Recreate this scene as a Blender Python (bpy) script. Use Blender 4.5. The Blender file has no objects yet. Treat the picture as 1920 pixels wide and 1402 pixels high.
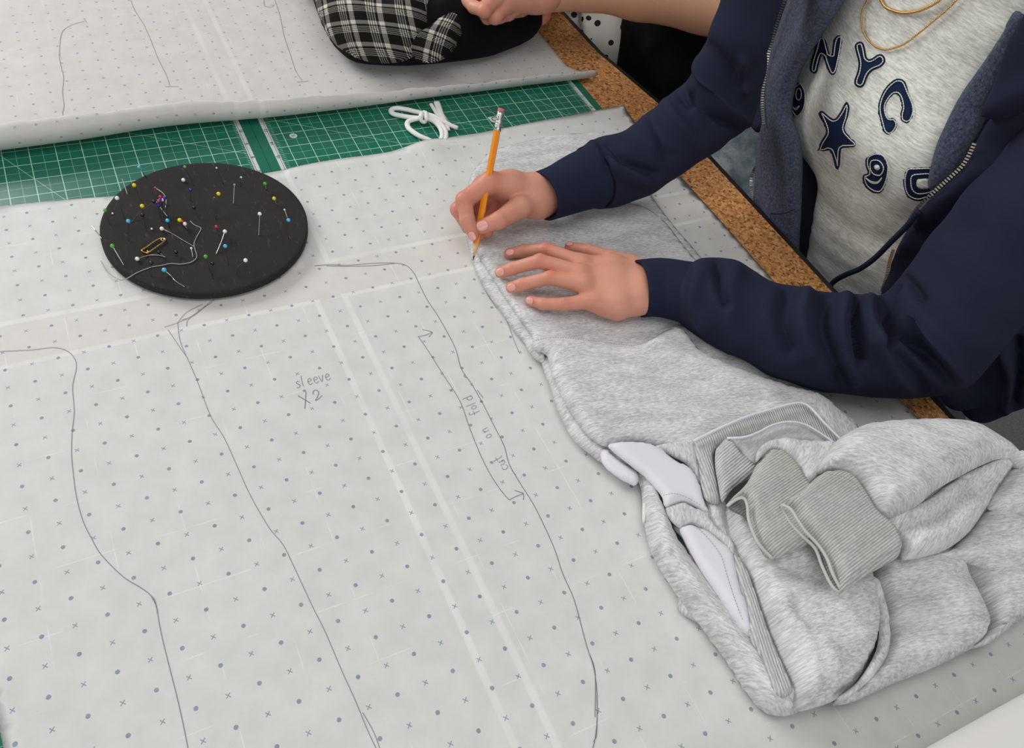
import bpy, bmesh, math, random
import numpy as np
from mathutils import Vector, Matrix
from mathutils.geometry import delaunay_2d_cdt
random.seed(7); np.random.seed(7)
scn = bpy.context.scene
COL = scn.collection

# ------------------------------------------------------------------ camera
F = 1583.52
CAM = np.array([0.02223452, -0.33609401, 0.61361045])
R = np.array([[0.88915161, -0.42901795, 0.15922627],
              [-0.24097644, -0.73476267, -0.63407742],
              [0.38902411, 0.52542118, -0.75669863]])
cd = bpy.data.cameras.new('camera'); cam = bpy.data.objects.new('camera', cd); COL.objects.link(cam)
cd.sensor_width = 36.0; cd.lens = F / 1920 * 36.0; cd.clip_start = 0.02; cd.clip_end = 50
M = Matrix(((R[0][0], -R[1][0], -R[2][0], CAM[0]), (R[0][1], -R[1][1], -R[2][1], CAM[1]),
            (R[0][2], -R[1][2], -R[2][2], CAM[2]), (0, 0, 0, 1)))
cam.matrix_world = M
scn.camera = cam
scn.view_settings.view_transform = 'Standard'; scn.view_settings.look = 'None'
scn.view_settings.exposure = 0.0; scn.view_settings.gamma = 1.0; scn.view_settings.use_curve_mapping = False

# ------------------------------------------------------------------ world + lights
w = bpy.data.worlds.new('room_light'); scn.world = w; w.use_nodes = True
bg = w.node_tree.nodes['Background']; bg.inputs[0].default_value = (0.95, 0.975, 1.0, 1); bg.inputs[1].default_value = 0.31
def area(name, loc, target, size, energy, color):
    l = bpy.data.lights.new(name, 'AREA'); l.shape = 'RECTANGLE'; l.size, l.size_y = size; l.energy = energy; l.color = color
    o = bpy.data.objects.new(name, l); COL.objects.link(o); o.location = loc
    o.rotation_euler = (Vector(target) - Vector(loc)).to_track_quat('-Z', 'Y').to_euler(); return o
area('window_daylight', (-1.2, 2.9, 1.6), (0.3, 0.2, 0), (2.1, 1.1), 77, (1.0, 0.985, 0.97))
area('rear_fill', (-0.9, -2.6, 1.5), (0.3, 0.4, 0), (2.6, 1.5), 26, (0.98, 0.99, 1.0))  # soft fill added behind the camera to brighten the paper curl and hoodie
area('ceiling_panel', (0.1, -0.1, 2.1), (0.3, 0.4, 0), (1.8, 1.2), 13, (1.0, 0.965, 0.93))

# ------------------------------------------------------------------ pixel -> place helpers
def ray(u, v):
    d = R.T @ np.array([(u - 960) / F, (v - 701) / F, 1.0]); return d / np.linalg.norm(d)
def P(u, v, z=0.0):
    d = ray(u, v); return CAM + d * ((z - CAM[2]) / d[2])
def pj(X):
    c = (np.atleast_2d(X) - CAM) @ R.T
    return np.stack([960 + F * c[:, 0] / c[:, 2], 701 + F * c[:, 1] / c[:, 2]], 1)

# ------------------------------------------------------------------ object helpers
def obj(name, verts, faces, mat, parent=None, smooth=True, uv=None, attr=None, col=None):
    me = bpy.data.meshes.new(name)
    me.from_pydata([tuple(map(float, v)) for v in verts], [], [tuple(int(i) for i in f) for f in faces]); me.update()
    if smooth: me.polygons.foreach_set('use_smooth', [True] * len(me.polygons))
    if uv is not None:
        l = me.uv_layers.new(name='UVMap'); li = np.zeros(len(me.loops), dtype=np.int32); me.loops.foreach_get('vertex_index', li)
        l.data.foreach_set('uv', np.asarray(uv, dtype=np.float32)[li].ravel())
    if col is not None:
        a = me.color_attributes.new('tint', 'FLOAT_COLOR', 'POINT'); c = np.ones((len(verts), 4), dtype=np.float32); c[:, :3] = col
        a.data.foreach_set('color', c.ravel())
    if mat: me.materials.append(mat)
    o = bpy.data.objects.new(name, me); COL.objects.link(o)
    if parent: o.parent = parent
    return o
def tag(o, label, cat=None, group=None, kind=None):
    if label: o['label'] = label
    if cat: o['category'] = cat
    if group: o['group'] = group
    if kind: o['kind'] = kind
    return o
def empty(name, loc, label=None, cat=None, group=None):
    o = bpy.data.objects.new(name, None); COL.objects.link(o); o.location = tuple(map(float, loc)); o.empty_display_size = 0.02
    return tag(o, label, cat, group)
def attach(o, parent):
    "parent a world-placed mesh under an Empty that stands somewhere else"
    o.parent = parent; o.matrix_parent_inverse = Matrix.Translation(-Vector(parent.location)); return o
def merge(parts):
    V, Fc, n = [], [], 0
    for v, f in parts:
        V.append(np.asarray(v, float)); Fc += [tuple(i + n for i in q) for q in f]; n += len(v)
    return np.concatenate(V), Fc
def box(x0, y0, z0, x1, y1, z1):
    v = [(x, y, z) for z in (z0, z1) for x, y in ((x0, y0), (x1, y0), (x1, y1), (x0, y1))]
    return np.array(v), [(3, 2, 1, 0), (4, 5, 6, 7), (0, 1, 5, 4), (1, 2, 6, 5), (2, 3, 7, 6), (3, 0, 4, 7)]
def spline(pts, step=0.003, closed=False, smooth=True):
    "Catmull-Rom through points, resampled evenly"
    p = np.asarray(pts, float); n = len(p)
    if not smooth or n < 3:
        q = np.concatenate([p, p[:1]]) if closed else p; dense = q
    else:
        out = []
        for i in range(n if closed else n - 1):
            g = (lambda k: p[k % n]) if closed else (lambda k: p[min(max(k, 0), n - 1)])
            a, b, c, d = g(i - 1), g(i), g(i + 1), g(i + 2)
            for t in np.linspace(0, 1, 12, endpoint=False):
                out.append(0.5 * (2 * b + (c - a) * t + (2 * a - 5 * b + 4 * c - d) * t * t + (3 * b - a - 3 * c + d) * t ** 3))
        out.append(p[0] if closed else p[-1]); dense = np.array(out)
    L = np.concatenate([[0], np.cumsum(np.linalg.norm(np.diff(dense, axis=0), axis=1))])
    m = max(2, int(round(L[-1] / step)) + 1); s = np.linspace(0, L[-1], m)
    r = np.stack([np.interp(s, L, dense[:, k]) for k in range(p.shape[1])], 1)
    return r[:-1] if closed else r
def tube(pts, rad, n=10, closed=False, caps=True, flat=1.0, up=None):
    "round tube along a path (world points); rad may be a list"
    p = np.asarray(pts, float); m = len(p); rad = np.broadcast_to(np.asarray(rad, float), (m,))
    t = np.gradient(p, axis=0) if not closed else np.roll(p, -1, 0) - np.roll(p, 1, 0)
    t /= np.linalg.norm(t, axis=1)[:, None] + 1e-12
    a = np.array(up if up is not None else (0.31, 0.2, 0.93)); V = []
    nrm = None
    for i in range(m):
        b = a if (nrm is None or up is not None) else nrm
        nrm = b - t[i] * (b @ t[i]); nrm /= np.linalg.norm(nrm) + 1e-12
        c = np.cross(t[i], nrm)
        for k in range(n):
            an = 2 * math.pi * k / n; V.append(p[i] + rad[i] * (math.cos(an) * nrm * flat + math.sin(an) * c))
    Fc = [(i * n + k, i * n + (k + 1) % n, ((i + 1) % m) * n + (k + 1) % n, ((i + 1) % m) * n + k)
          for i in range(m if closed else m - 1) for k in range(n)]
    if caps and not closed:
        V += [p[0], p[-1]]; q = len(V)
        Fc += [(q - 2, (k + 1) % n, k) for k in range(n)] + [(q - 1, (m - 1) * n + k, (m - 1) * n + (k + 1) % n) for k in range(n)]
    return np.array(V), Fc
def ball(c, r, n=10, m=8, squash=1.0):
    V, Fc = [], []
    for i in range(m + 1):
        th = math.pi * i / m
        for k in range(n):
            ph = 2 * math.pi * k / n
            V.append((c[0] + r * math.sin(th) * math.cos(ph), c[1] + r * math.sin(th) * math.sin(ph), c[2] + r * squash * math.cos(th)))
    Fc = [(i * n + k, (i + 1) * n + k, (i + 1) * n + (k + 1) % n, i * n + (k + 1) % n) for i in range(m) for k in range(n)]
    return np.array(V), Fc
def poly_dist(pts, line, closed=False):
    "distance of 2-D pts to a polyline"
    pts = np.asarray(pts, float); q = np.asarray(line, float)
    a = q if closed else q[:-1]; b = np.roll(q, -1, 0) if closed else q[1:]
    best = np.full(len(pts), 1e9)
    for i in range(len(a)):
        ab = b[i] - a[i]; L = ab @ ab + 1e-18
        t = np.clip(((pts - a[i]) @ ab) / L, 0, 1)
        best = np.minimum(best, np.hypot(pts[:, 0] - a[i][0] - t * ab[0], pts[:, 1] - a[i][1] - t * ab[1]))
    return best
def inside(pts, poly):
    x, y = pts[:, 0], pts[:, 1]; c = np.zeros(len(pts), bool); n = len(poly)
    for i in range(n):
        x0, y0 = poly[i]; x1, y1 = poly[(i + 1) % n]
        if y0 == y1: continue
        c ^= ((y0 > y) != (y1 > y)) & (x < (x1 - x0) * (y - y0) / (y1 - y0) + x0)
    return c
def vnoise(p, scale, seed=0):
    "smooth value noise on n x 3 points"
    q = np.asarray(p, float) / scale + 37.1 * seed + 100; i = np.floor(q).astype(np.int64); f = q - i; f = f * f * (3 - 2 * f)
    def h(a, b, c):
        n = (a * 73856093) ^ (b * 19349663) ^ (c * 83492791) ^ (seed * 2654435)
        n = (n ^ (n >> 13)) * 1274126177 & 0x7fffffff; return (n % 10007) / 10007.0
    r = 0
    for dx in (0, 1):
        for dy in (0, 1):
            for dz in (0, 1):
                r = r + h(i[:, 0] + dx, i[:, 1] + dy, i[:, 2] + dz) * np.where(dx, f[:, 0], 1 - f[:, 0]) * np.where(dy, f[:, 1], 1 - f[:, 1]) * np.where(dz, f[:, 2], 1 - f[:, 2])
    return r * 2 - 1

def slab_mesh(poly2, sp, top, bot, r=0.004, prof='round'):
    """closed pillow over a 2-D outline. top(xy, d) and bot(xy, d) give the third coordinate from position and
    distance to the outline; returns verts (a, b, h), faces."""
    poly = np.asarray(poly2, float); n = len(poly)
    lo, hi = poly.min(0), poly.max(0)
    gx, gy = np.meshgrid(np.arange(lo[0], hi[0], sp), np.arange(lo[1], hi[1], sp)); g = np.stack([gx.ravel(), gy.ravel()], 1)
    g[:, 0] += (np.round((g[:, 1] - lo[1]) / sp) % 2) * sp / 2
    g = g[inside(g, poly)]; d = poly_dist(g, poly, True) if len(g) else np.zeros(0)
    g = g[d > sp * 0.55]
    # a rim of closely spaced rows so that the rounded edge is round
    for it in range(4):
        res = delaunay_2d_cdt([Vector(p) for p in np.concatenate([poly, g])], [(i, (i + 1) % n) for i in range(n)], [list(range(n))], 1, 1e-7)
        v2 = np.array([(v[0], v[1]) for v in res[0]]); tri = [tuple(f) for f in res[2]]
        dd = poly_dist(v2, poly, True); cnt = {}
        for f in tri:
            for a_, b_ in ((f[0], f[1]), (f[1], f[2]), (f[2], f[0])): cnt[(min(a_, b_), max(a_, b_))] = cnt.get((min(a_, b_), max(a_, b_)), 0) + 1
        extra = [(v2[a_] + v2[b_]) / 2 for (a_, b_), c_ in cnt.items() if c_ == 2 and dd[a_] < 1e-6 and dd[b_] < 1e-6]
        if not extra: break
        g = np.concatenate([g.reshape(-1, 2), np.array(extra)])
    used = sorted({i for f in tri for i in f}); mp = {o: k for k, o in enumerate(used)}
    v2 = v2[used]; tri = [tuple(mp[i] for i in f) for f in tri]
    d = poly_dist(v2, poly, True); d[d < 1e-6] = 0
    m = len(v2); e = d == 0
    T = np.concatenate([v2, top(v2, d)[:, None]], 1); B = np.concatenate([v2, bot(v2, d)[:, None]], 1)
    idx = np.arange(m) + m; idx[e] = np.arange(m)[e]
    fs = list(tri) + [tuple(int(idx[i]) for i in reversed(f)) for f in tri]
    return np.concatenate([T, B]), fs, d
def clean(o):
    bm = bmesh.new(); bm.from_mesh(o.data); bmesh.ops.delete(bm, geom=[v for v in bm.verts if not v.link_faces], context='VERTS')
    bm.to_mesh(o.data); bm.free()

# ------------------------------------------------------------------ signed-distance modelling
def seg_sdf(p, a, b, ra, rb, sc=None):
    a = np.asarray(a, float); b = np.asarray(b, float); ab = b - a
    t = np.clip(((p - a) @ ab) / (ab @ ab + 1e-12), 0, 1)
    return np.linalg.norm(p - a - t[:, None] * ab, axis=1) - (ra + (rb - ra) * t)
def smin(a, b, k):
    h = np.clip(0.5 + 0.5 * (b - a) / k, 0, 1); return b + (a - b) * h - k * h * (1 - h)
def surface_nets(fn, lo, hi, h):
    lo = np.array(lo, float); n = np.ceil((np.array(hi) - lo) / h).astype(int) + 1
    X = [lo[k] + h * np.arange(n[k]) for k in range(3)]
    val = np.empty(n)
    yz = np.stack(np.meshgrid(X[1], X[2], indexing='ij'), -1).reshape(-1, 2); ch = max(1, 400000 // len(yz))
    for i in range(0, n[0], ch):
        xs = X[0][i:i + ch]; p = np.concatenate([np.repeat(xs, len(yz))[:, None], np.tile(yz, (len(xs), 1))], 1)
        val[i:i + ch] = fn(p).reshape(len(xs), n[1], n[2])
    ins = val < 0; s = np.zeros(np.array(n) - 1, int); acc = np.zeros(tuple(np.array(n) - 1) + (3,)); cnt = np.zeros(np.array(n) - 1)
    def cor(a, o): return a[o[0]:n[0] - 1 + o[0], o[1]:n[1] - 1 + o[1], o[2]:n[2] - 1 + o[2]]
    C8 = [(i, j, k) for i in (0, 1) for j in (0, 1) for k in (0, 1)]
    for a in C8:
        for ax in range(3):
            if a[ax]: continue
            b = list(a); b[ax] = 1; va, vb = cor(val, a), cor(val, b); cr = (va < 0) != (vb < 0)
            t = np.where(cr, va / np.where(va == vb, 1, va - vb), 0)
            pt = np.array(a, float)[None, None, None, :] + np.zeros(acc.shape); pt[..., ax] = t
            acc += np.where(cr[..., None], pt, 0); cnt += cr
    act = cnt > 0; ids = -np.ones(act.shape, int); ids[act] = np.arange(act.sum())
    cell = np.argwhere(act); V = lo + h * (cell + acc[act] / cnt[act][:, None])
    Fc = []
    for ax in range(3):
        o1, o2 = [k for k in range(3) if k != ax]
        sl = [slice(0, None)] * 3; sa = list(sl); sb = list(sl); sa[ax] = slice(0, n[ax] - 1); sb[ax] = slice(1, n[ax])
        ch = ins[tuple(sa)] != ins[tuple(sb)]; e = np.argwhere(ch)
        e = e[(e[:, o1] > 0) & (e[:, o2] > 0) & (e[:, o1] < n[o1] - 1) & (e[:, o2] < n[o2] - 1)]
        q = []
        for d1, d2 in ((1, 1), (0, 1), (0, 0), (1, 0)):
            c = e.copy(); c[:, o1] -= d1; c[:, o2] -= d2; q.append(ids[c[:, 0], c[:, 1], c[:, 2]])
        q = np.stack(q, 1); flip = ins[e[:, 0], e[:, 1], e[:, 2]]
        if ax == 1: flip = ~flip
        q[~flip] = q[~flip][:, ::-1]; Fc.append(q)
    return V, np.concatenate(Fc)
def relax(V, Fc, it=2, lam=0.5):
    V = V.copy(); Fq = np.asarray(Fc)
    E = np.concatenate([Fq[:, [0, 1]], Fq[:, [1, 2]], Fq[:, [2, 3]], Fq[:, [3, 0]]]); cnt = np.zeros(len(V)); 
    np.add.at(cnt, E[:, 0], 1); np.add.at(cnt, E[:, 1], 1)
    for _ in range(it):
        s = np.zeros_like(V); np.add.at(s, E[:, 0], V[E[:, 1]]); np.add.at(s, E[:, 1], V[E[:, 0]])
        V += lam * (s / cnt[:, None] - V)
    return V
def vnormals(V, Fc):
    Fq = np.asarray(Fc); n = np.cross(V[Fq[:, 2]] - V[Fq[:, 0]], V[Fq[:, 3]] - V[Fq[:, 1]]); N = np.zeros_like(V)
    for k in range(4): np.add.at(N, Fq[:, k], n)
    return N / (np.linalg.norm(N, axis=1)[:, None] + 1e-12)

# ------------------------------------------------------------------ materials
def srgb(r, g, b):
    f = lambda c: (c / 255 / 12.92) if c / 255 <= 0.04045 else ((c / 255 + 0.055) / 1.055) ** 2.4
    return (f(r), f(g), f(b), 1)
class Mat:
    def __init__(s, name, color=(0.8, 0.8, 0.8, 1), rough=0.6, metal=0.0, spec=0.5):
        s.m = bpy.data.materials.new(name); s.m.use_nodes = True; s.t = s.m.node_tree; s.b = s.t.nodes['Principled BSDF']
        s.b.inputs['Base Color'].default_value = color; s.b.inputs['Roughness'].default_value = rough
        s.b.inputs['Metallic'].default_value = metal; s.b.inputs['Specular IOR Level'].default_value = spec
    def n(s, kind, **kw):
        nd = s.t.nodes.new(kind)
        for k, v in kw.items():
            if hasattr(nd, k): setattr(nd, k, v)
            else: nd.inputs[k.replace('_', ' ')].default_value = v
        return nd
    def l(s, a, b): s.t.links.new(a, b)
    def math(s, op, a, b=None, c=None):
        nd = s.t.nodes.new('ShaderNodeMath'); nd.operation = op
        for i, x in enumerate((a, b, c)):
            if x is None: continue
            if isinstance(x, (int, float)): nd.inputs[i].default_value = x
            else: s.l(x, nd.inputs[i])
        return nd.outputs[0]
    def mix(s, fac, a, b, blend='MIX'):
        nd = s.t.nodes.new('ShaderNodeMix'); nd.data_type = 'RGBA'; nd.blend_type = blend
        for i, x in ((0, fac), (6, a), (7, b)):
            if isinstance(x, (int, float)): nd.inputs[i].default_value = x
            elif isinstance(x, tuple): nd.inputs[i].default_value = x
            else: s.l(x, nd.inputs[i])
        return nd.outputs[2]
    def ramp(s, fac, stops):
        nd = s.t.nodes.new('ShaderNodeValToRGB'); e = nd.color_ramp.elements
        while len(e) < len(stops): e.new(0.5)
        for k, (p, c) in enumerate(stops): e[k].position = p; e[k].color = c
        s.l(fac, nd.inputs[0]); return nd.outputs[0]
    def base(s, x): s.l(x, s.b.inputs['Base Color'])
    def bump(s, h, strength=0.3, dist=0.001):
        nd = s.t.nodes.new('ShaderNodeBump'); nd.inputs['Strength'].default_value = strength; nd.inputs['Distance'].default_value = dist
        s.l(h, nd.inputs['Height']); s.l(nd.outputs[0], s.b.inputs['Normal'])
    def coord(s, kind='Object'):
        return s.t.nodes.new('ShaderNodeTexCoord').outputs[kind]
    def map(s, v, scale=(1, 1, 1), rot=(0, 0, 0), loc=(0, 0, 0)):
        nd = s.t.nodes.new('ShaderNodeMapping'); nd.inputs['Scale'].default_value = scale; nd.inputs['Rotation'].default_value = rot; nd.inputs['Location'].default_value = loc
        s.l(v, nd.inputs[0]); return nd.outputs[0]
    def noise(s, v, scale, detail=3, rough=0.5, out='Fac'):
        nd = s.t.nodes.new('ShaderNodeTexNoise'); nd.inputs['Scale'].default_value = scale; nd.inputs['Detail'].default_value = detail; nd.inputs['Roughness'].default_value = rough
        if v is not None: s.l(v, nd.inputs['Vector'])
        return nd.outputs[0 if out == 'Fac' else 1]
    def sep(s, v):
        nd = s.t.nodes.new('ShaderNodeSeparateXYZ'); s.l(v, nd.inputs[0]); return nd.outputs

# ================================================================== SETTING: floor and table
fm = Mat('floor_vinyl', srgb(88, 90, 88), 0.45)
fm.base(fm.ramp(fm.noise(fm.coord(), 260, 5, 0.7), [(0.35, srgb(78, 80, 78)), (0.62, srgb(96, 98, 95)), (0.74, srgb(120, 120, 116))]))
v, f = box(-6, -6, -0.80, 8, 9, -0.76)
tag(obj('floor', v, f, fm.m, smooth=False), 'dark grey speckled vinyl floor', kind='structure')

cork = Mat('cork', srgb(176, 124, 78), 0.85, spec=0.2)
cc = cork.coord()
vo = cork.n('ShaderNodeTexVoronoi'); vo.inputs['Scale'].default_value = 330; vo.inputs['Randomness'].default_value = 1; cork.l(cork.map(cc, (1, 1, 0.4)), vo.inputs['Vector'])
c1 = cork.ramp(cork.sep(vo.outputs['Color'])[0], [(0.0, srgb(126, 78, 40)), (0.25, srgb(184, 126, 74)), (0.7, srgb(206, 148, 92)), (1.0, srgb(222, 172, 118))])
spk = cork.ramp(cork.noise(cc, 520, 3, 0.6), [(0.36, (1, 1, 1, 1)), (0.42, (0, 0, 0, 1))])
cork.base(cork.mix(cork.math('MULTIPLY', cork.sep(spk)[0], 0.8), c1, srgb(74, 42, 24)))
cork.bump(cork.noise(cc, 420, 4, 0.6), 0.5, 0.001)
steel = Mat('black_trim', (0.012, 0.012, 0.013, 1), 0.45, spec=0.4)
tedge = [(0.722, 0.752), (0.724, 0.60), (0.745, 0.47), (0.746, 0.2), (0.748, -0.12), (0.75, -0.75)]
def strip_poly(dx0, dx1, left): return
tb = empty('work_table', (0.25, 0.1, -0.76), 'large work table with a cork top and a thin black edge strip', 'table')
top_poly = [(x, y) for x, y in tedge] + [(-0.75, -0.75), (-0.75, 1.25), (0.70, 1.25)]
def prism(poly, z0, z1):
    n = len(poly); vv = [(x, y, z0) for x, y in poly] + [(x, y, z1) for x, y in poly]
    a = sum(poly[i][0] * poly[(i + 1) % n][1] - poly[(i + 1) % n][0] * poly[i][1] for i in range(n))
    if a < 0: vv = [(x, y, z0) for x, y in poly[::-1]] + [(x, y, z1) for x, y in poly[::-1]]
    return np.array(vv), [tuple(range(n))[::-1], tuple(range(n, 2 * n))] + [(i, (i + 1) % n, n + (i + 1) % n, n + i) for i in range(n)]
v, f = prism(top_poly, -0.005, 0.0); attach(obj('cork_top', v, f, cork.m, smooth=False), tb)
und = [(x + 0.0, y) for x, y in top_poly]
core = Mat('table_core', srgb(70, 66, 60), 0.7)
v, f = prism(und, -0.03, -0.0052); attach(obj('table_board', v, f, core.m, smooth=False), tb)
e = [(0.690, 1.25)] + tedge
rim = [(x + 0.0005, y) for x, y in e] + [(x + 0.0085, y) for x, y in e[::-1]]
v, f = prism(rim, -0.032, -0.0012); attach(obj('edge_trim', v, f, steel.m, smooth=False), tb)
for lx, ly in ((-0.68, -0.68), (0.66, -0.68), (-0.68, 1.17), (0.60, 1.17)):
    v, f = box(lx - .02, ly - .02, -0.76, lx + .02, ly + .02, -0.03); attach(obj('leg', v, f, steel.m, smooth=False), tb)

# ================================================================== cutting mats
def mat_material(name, x0, x1, y0, y1, gx, gy, diags):
    "green self-healing mat: one-inch grid, half-inch grid, pale ruler border; all in real positions"
    m = Mat(name, srgb(24, 110, 88), 0.32, spec=0.45)
    X, Y, Z = m.sep(m.coord())
    q = 0.02548
    def lines(c, off, per, wd):
        t = m.math('ADD', m.math('DIVIDE', m.math('SUBTRACT', c, off), per), 0.5)
        fr = m.math('ABSOLUTE', m.math('SUBTRACT', m.math('FRACT', m.math('ADD', t, 100.0)), 0.5))
        return m.math('LESS_THAN', fr, wd / per / 2)
    big = m.math('MAXIMUM', lines(X, gx, q, .00085), lines(Y, gy, q, .00085))
    small = m.math('MAXIMUM', lines(X, gx, q / 2, .00055), lines(Y, gy, q / 2, .00055))
    tick = m.math('MULTIPLY', m.math('MULTIPLY', lines(Y, gy, q / 8, .0006), 1.0),
                  m.math('LESS_THAN', m.math('MINIMUM', m.math('ABSOLUTE', m.math('SUBTRACT', X, x0 + .0205)), m.math('ABSOLUTE', m.math('SUBTRACT', X, x1 - .0185))), .0016))
    dg = None
    for (px_, py_, ang) in diags:
        d = m.math('ABSOLUTE', m.math('ADD', m.math('MULTIPLY', m.math('SUBTRACT', X, px_), math.sin(ang)), m.math('MULTIPLY', m.math('SUBTRACT', Y, py_), -math.cos(ang))))
        d = m.math('LESS_THAN', d, .0004); dg = d if dg is None else m.math('MAXIMUM', dg, d)
    dist = m.math('MINIMUM', m.math('MINIMUM', m.math('SUBTRACT', X, x0), m.math('SUBTRACT', x1, X)), m.math('MINIMUM', m.math('SUBTRACT', Y, y0), m.math('SUBTRACT', y1, Y)))
    ins = m.math('GREATER_THAN', dist, .0166)
    band = m.math('MULTIPLY', m.math('GREATER_THAN', dist, .0108), m.math('LESS_THAN', dist, .0166))
    bl = m.math('MULTIPLY', m.math('GREATER_THAN', dist, .0147), m.math('LESS_THAN', dist, .0152))
    green = m.mix(m.noise(m.coord(), 30, 3), srgb(10, 100, 78), srgb(20, 112, 88))
    c = m.mix(m.math('MULTIPLY', m.math('MULTIPLY', small, ins), 0.42), green, srgb(170, 220, 200))
    c = m.mix(m.math('MULTIPLY', m.math('MULTIPLY', m.math('MAXIMUM', big, tick), ins), 0.78), c, srgb(190, 228, 208))
    if dg is not None: c = m.mix(m.math('MULTIPLY', m.math('MULTIPLY', dg, ins), 0.5), c, srgb(180, 222, 202))
    c = m.mix(band, c, srgb(205, 210, 212)); c = m.mix(bl, c, srgb(40, 60, 60)); m.base(c)
    m.bump(m.noise(m.coord(), 900, 2), 0.08, 0.0004)
    return m.m
s60, s30 = -math.radians(60), -math.radians(30)
mats = [('top left', -0.246, 0.2043, 0.2705, 0.815, 0.1755, 0.5073, [(-0.0283, 0.4818, s60), (0.175, 0.482, s30), (-.13, .482, s60)], 'green cutting mat showing behind the black pin disc, left of the mat seam'),
        ('top right', 0.2047, 0.655, 0.2705, 0.815, 0.2348, 0.5035, [(0.272, 0.508, s30), (.56, .53, s60), (.49, .51, s60), (.40, .508, s30)], 'green cutting mat under the knotted white cord, right of the mat seam'),
        ('low left', -0.246, 0.2043, -0.345, 0.2435, 0.1755, 0.18, [], 'green cutting mat hidden beneath the left of the big paper sheet'),
        ('low right', 0.2047, 0.655, -0.345, 0.2435, 0.2348, 0.18, [], 'green cutting mat hidden beneath the right of the big paper sheet')]
def text_mesh(s, size, extrude=0.0):
    cu = bpy.data.curves.new('t', 'FONT'); cu.body = s; cu.size = size; cu.align_x = 'CENTER'; cu.align_y = 'CENTER'
    o = bpy.data.objects.new('t', cu); COL.objects.link(o)
    me = bpy.data.meshes.new_from_object(o); bpy.data.objects.remove(o); bpy.data.curves.remove(cu); return me
ink = Mat('ruler_ink', srgb(40, 66, 66), 0.6).m
white_print = Mat('white_print', srgb(205, 215, 208), 0.6).m
MATO = []
for nm, x0, x1, y0, y1, gx, gy, dg, lab in mats:
    pl = [(x0, y0), (x1, y0), (x1, y1), (x0, y1)]
    v, f = prism(pl, 0.0002, 0.0026)
    o = obj('cutting_mat', v, f, mat_material('mat_' + nm, x0, x1, y0, y1, gx, gy, dg), smooth=False)
    tag(o, lab, 'cutting mat', 'green cutting mats laid edge to edge'); MATO.append(o)
def put_text(s, size, x, y, z, ang, mat, parent, nm='printed_number'):
    me = text_mesh(s, size); me.materials.append(mat); o = bpy.data.objects.new(nm, me); COL.objects.link(o)
    o.matrix_world = Matrix.Translation((x, y, z)) @ Matrix.Rotation(ang, 4, 'Z'); o.parent = parent; return o
for k, s in enumerate(('10', '9', '8', '7', '6')): put_text(s, .006, .1908, .5185 - k * .02548, .0029, -math.pi / 2, ink, MATO[0])
for k, s in enumerate(('13', '14', '15', '16')): put_text(s, .006, .2187, .5125 - k * .02548, .0029, math.pi / 2, ink, MATO[1])
for k, s in enumerate(('12', '13', '14', '15')): put_text(s, .006, .641, .5245 - k * .02548, .0029, -math.pi / 2, ink, MATO[1])
def disc_flat(cx, cy, z, r, n=20): return np.array([(cx + r * math.cos(2 * math.pi * k / n), cy + r * math.sin(2 * math.pi * k / n), z) for k in range(n)]), [tuple(range(n))]
v, f = disc_flat(*P(550, 254.5, .0028)[:2], .00285, .0045); obj('printed_circle', v, f, white_print, MATO[1], smooth=False)
put_text('60', .0045, *P(550, 254.5, .0028)[:2], .003, 0, ink, MATO[1])
# little boxed seal printed by the pencil end
c0 = P(928, 223, .0028)
tri = [P(914, 220, .0029), P(934, 216, .0029), P(932, 231, .0029), P(921, 228, .0029)]
obj('printed_seal', tri, [(3, 2, 1, 0)], white_print, MATO[1], smooth=False)
ring = [c0 + np.array((.0042 * math.cos(a), .0042 * math.sin(a), .0003)) for a in np.linspace(0, 2 * math.pi, 20, endpoint=False)]
v, f = tube(ring, .0005, 6, closed=True); obj('printed_seal', v, f, ink, MATO[1])

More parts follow.
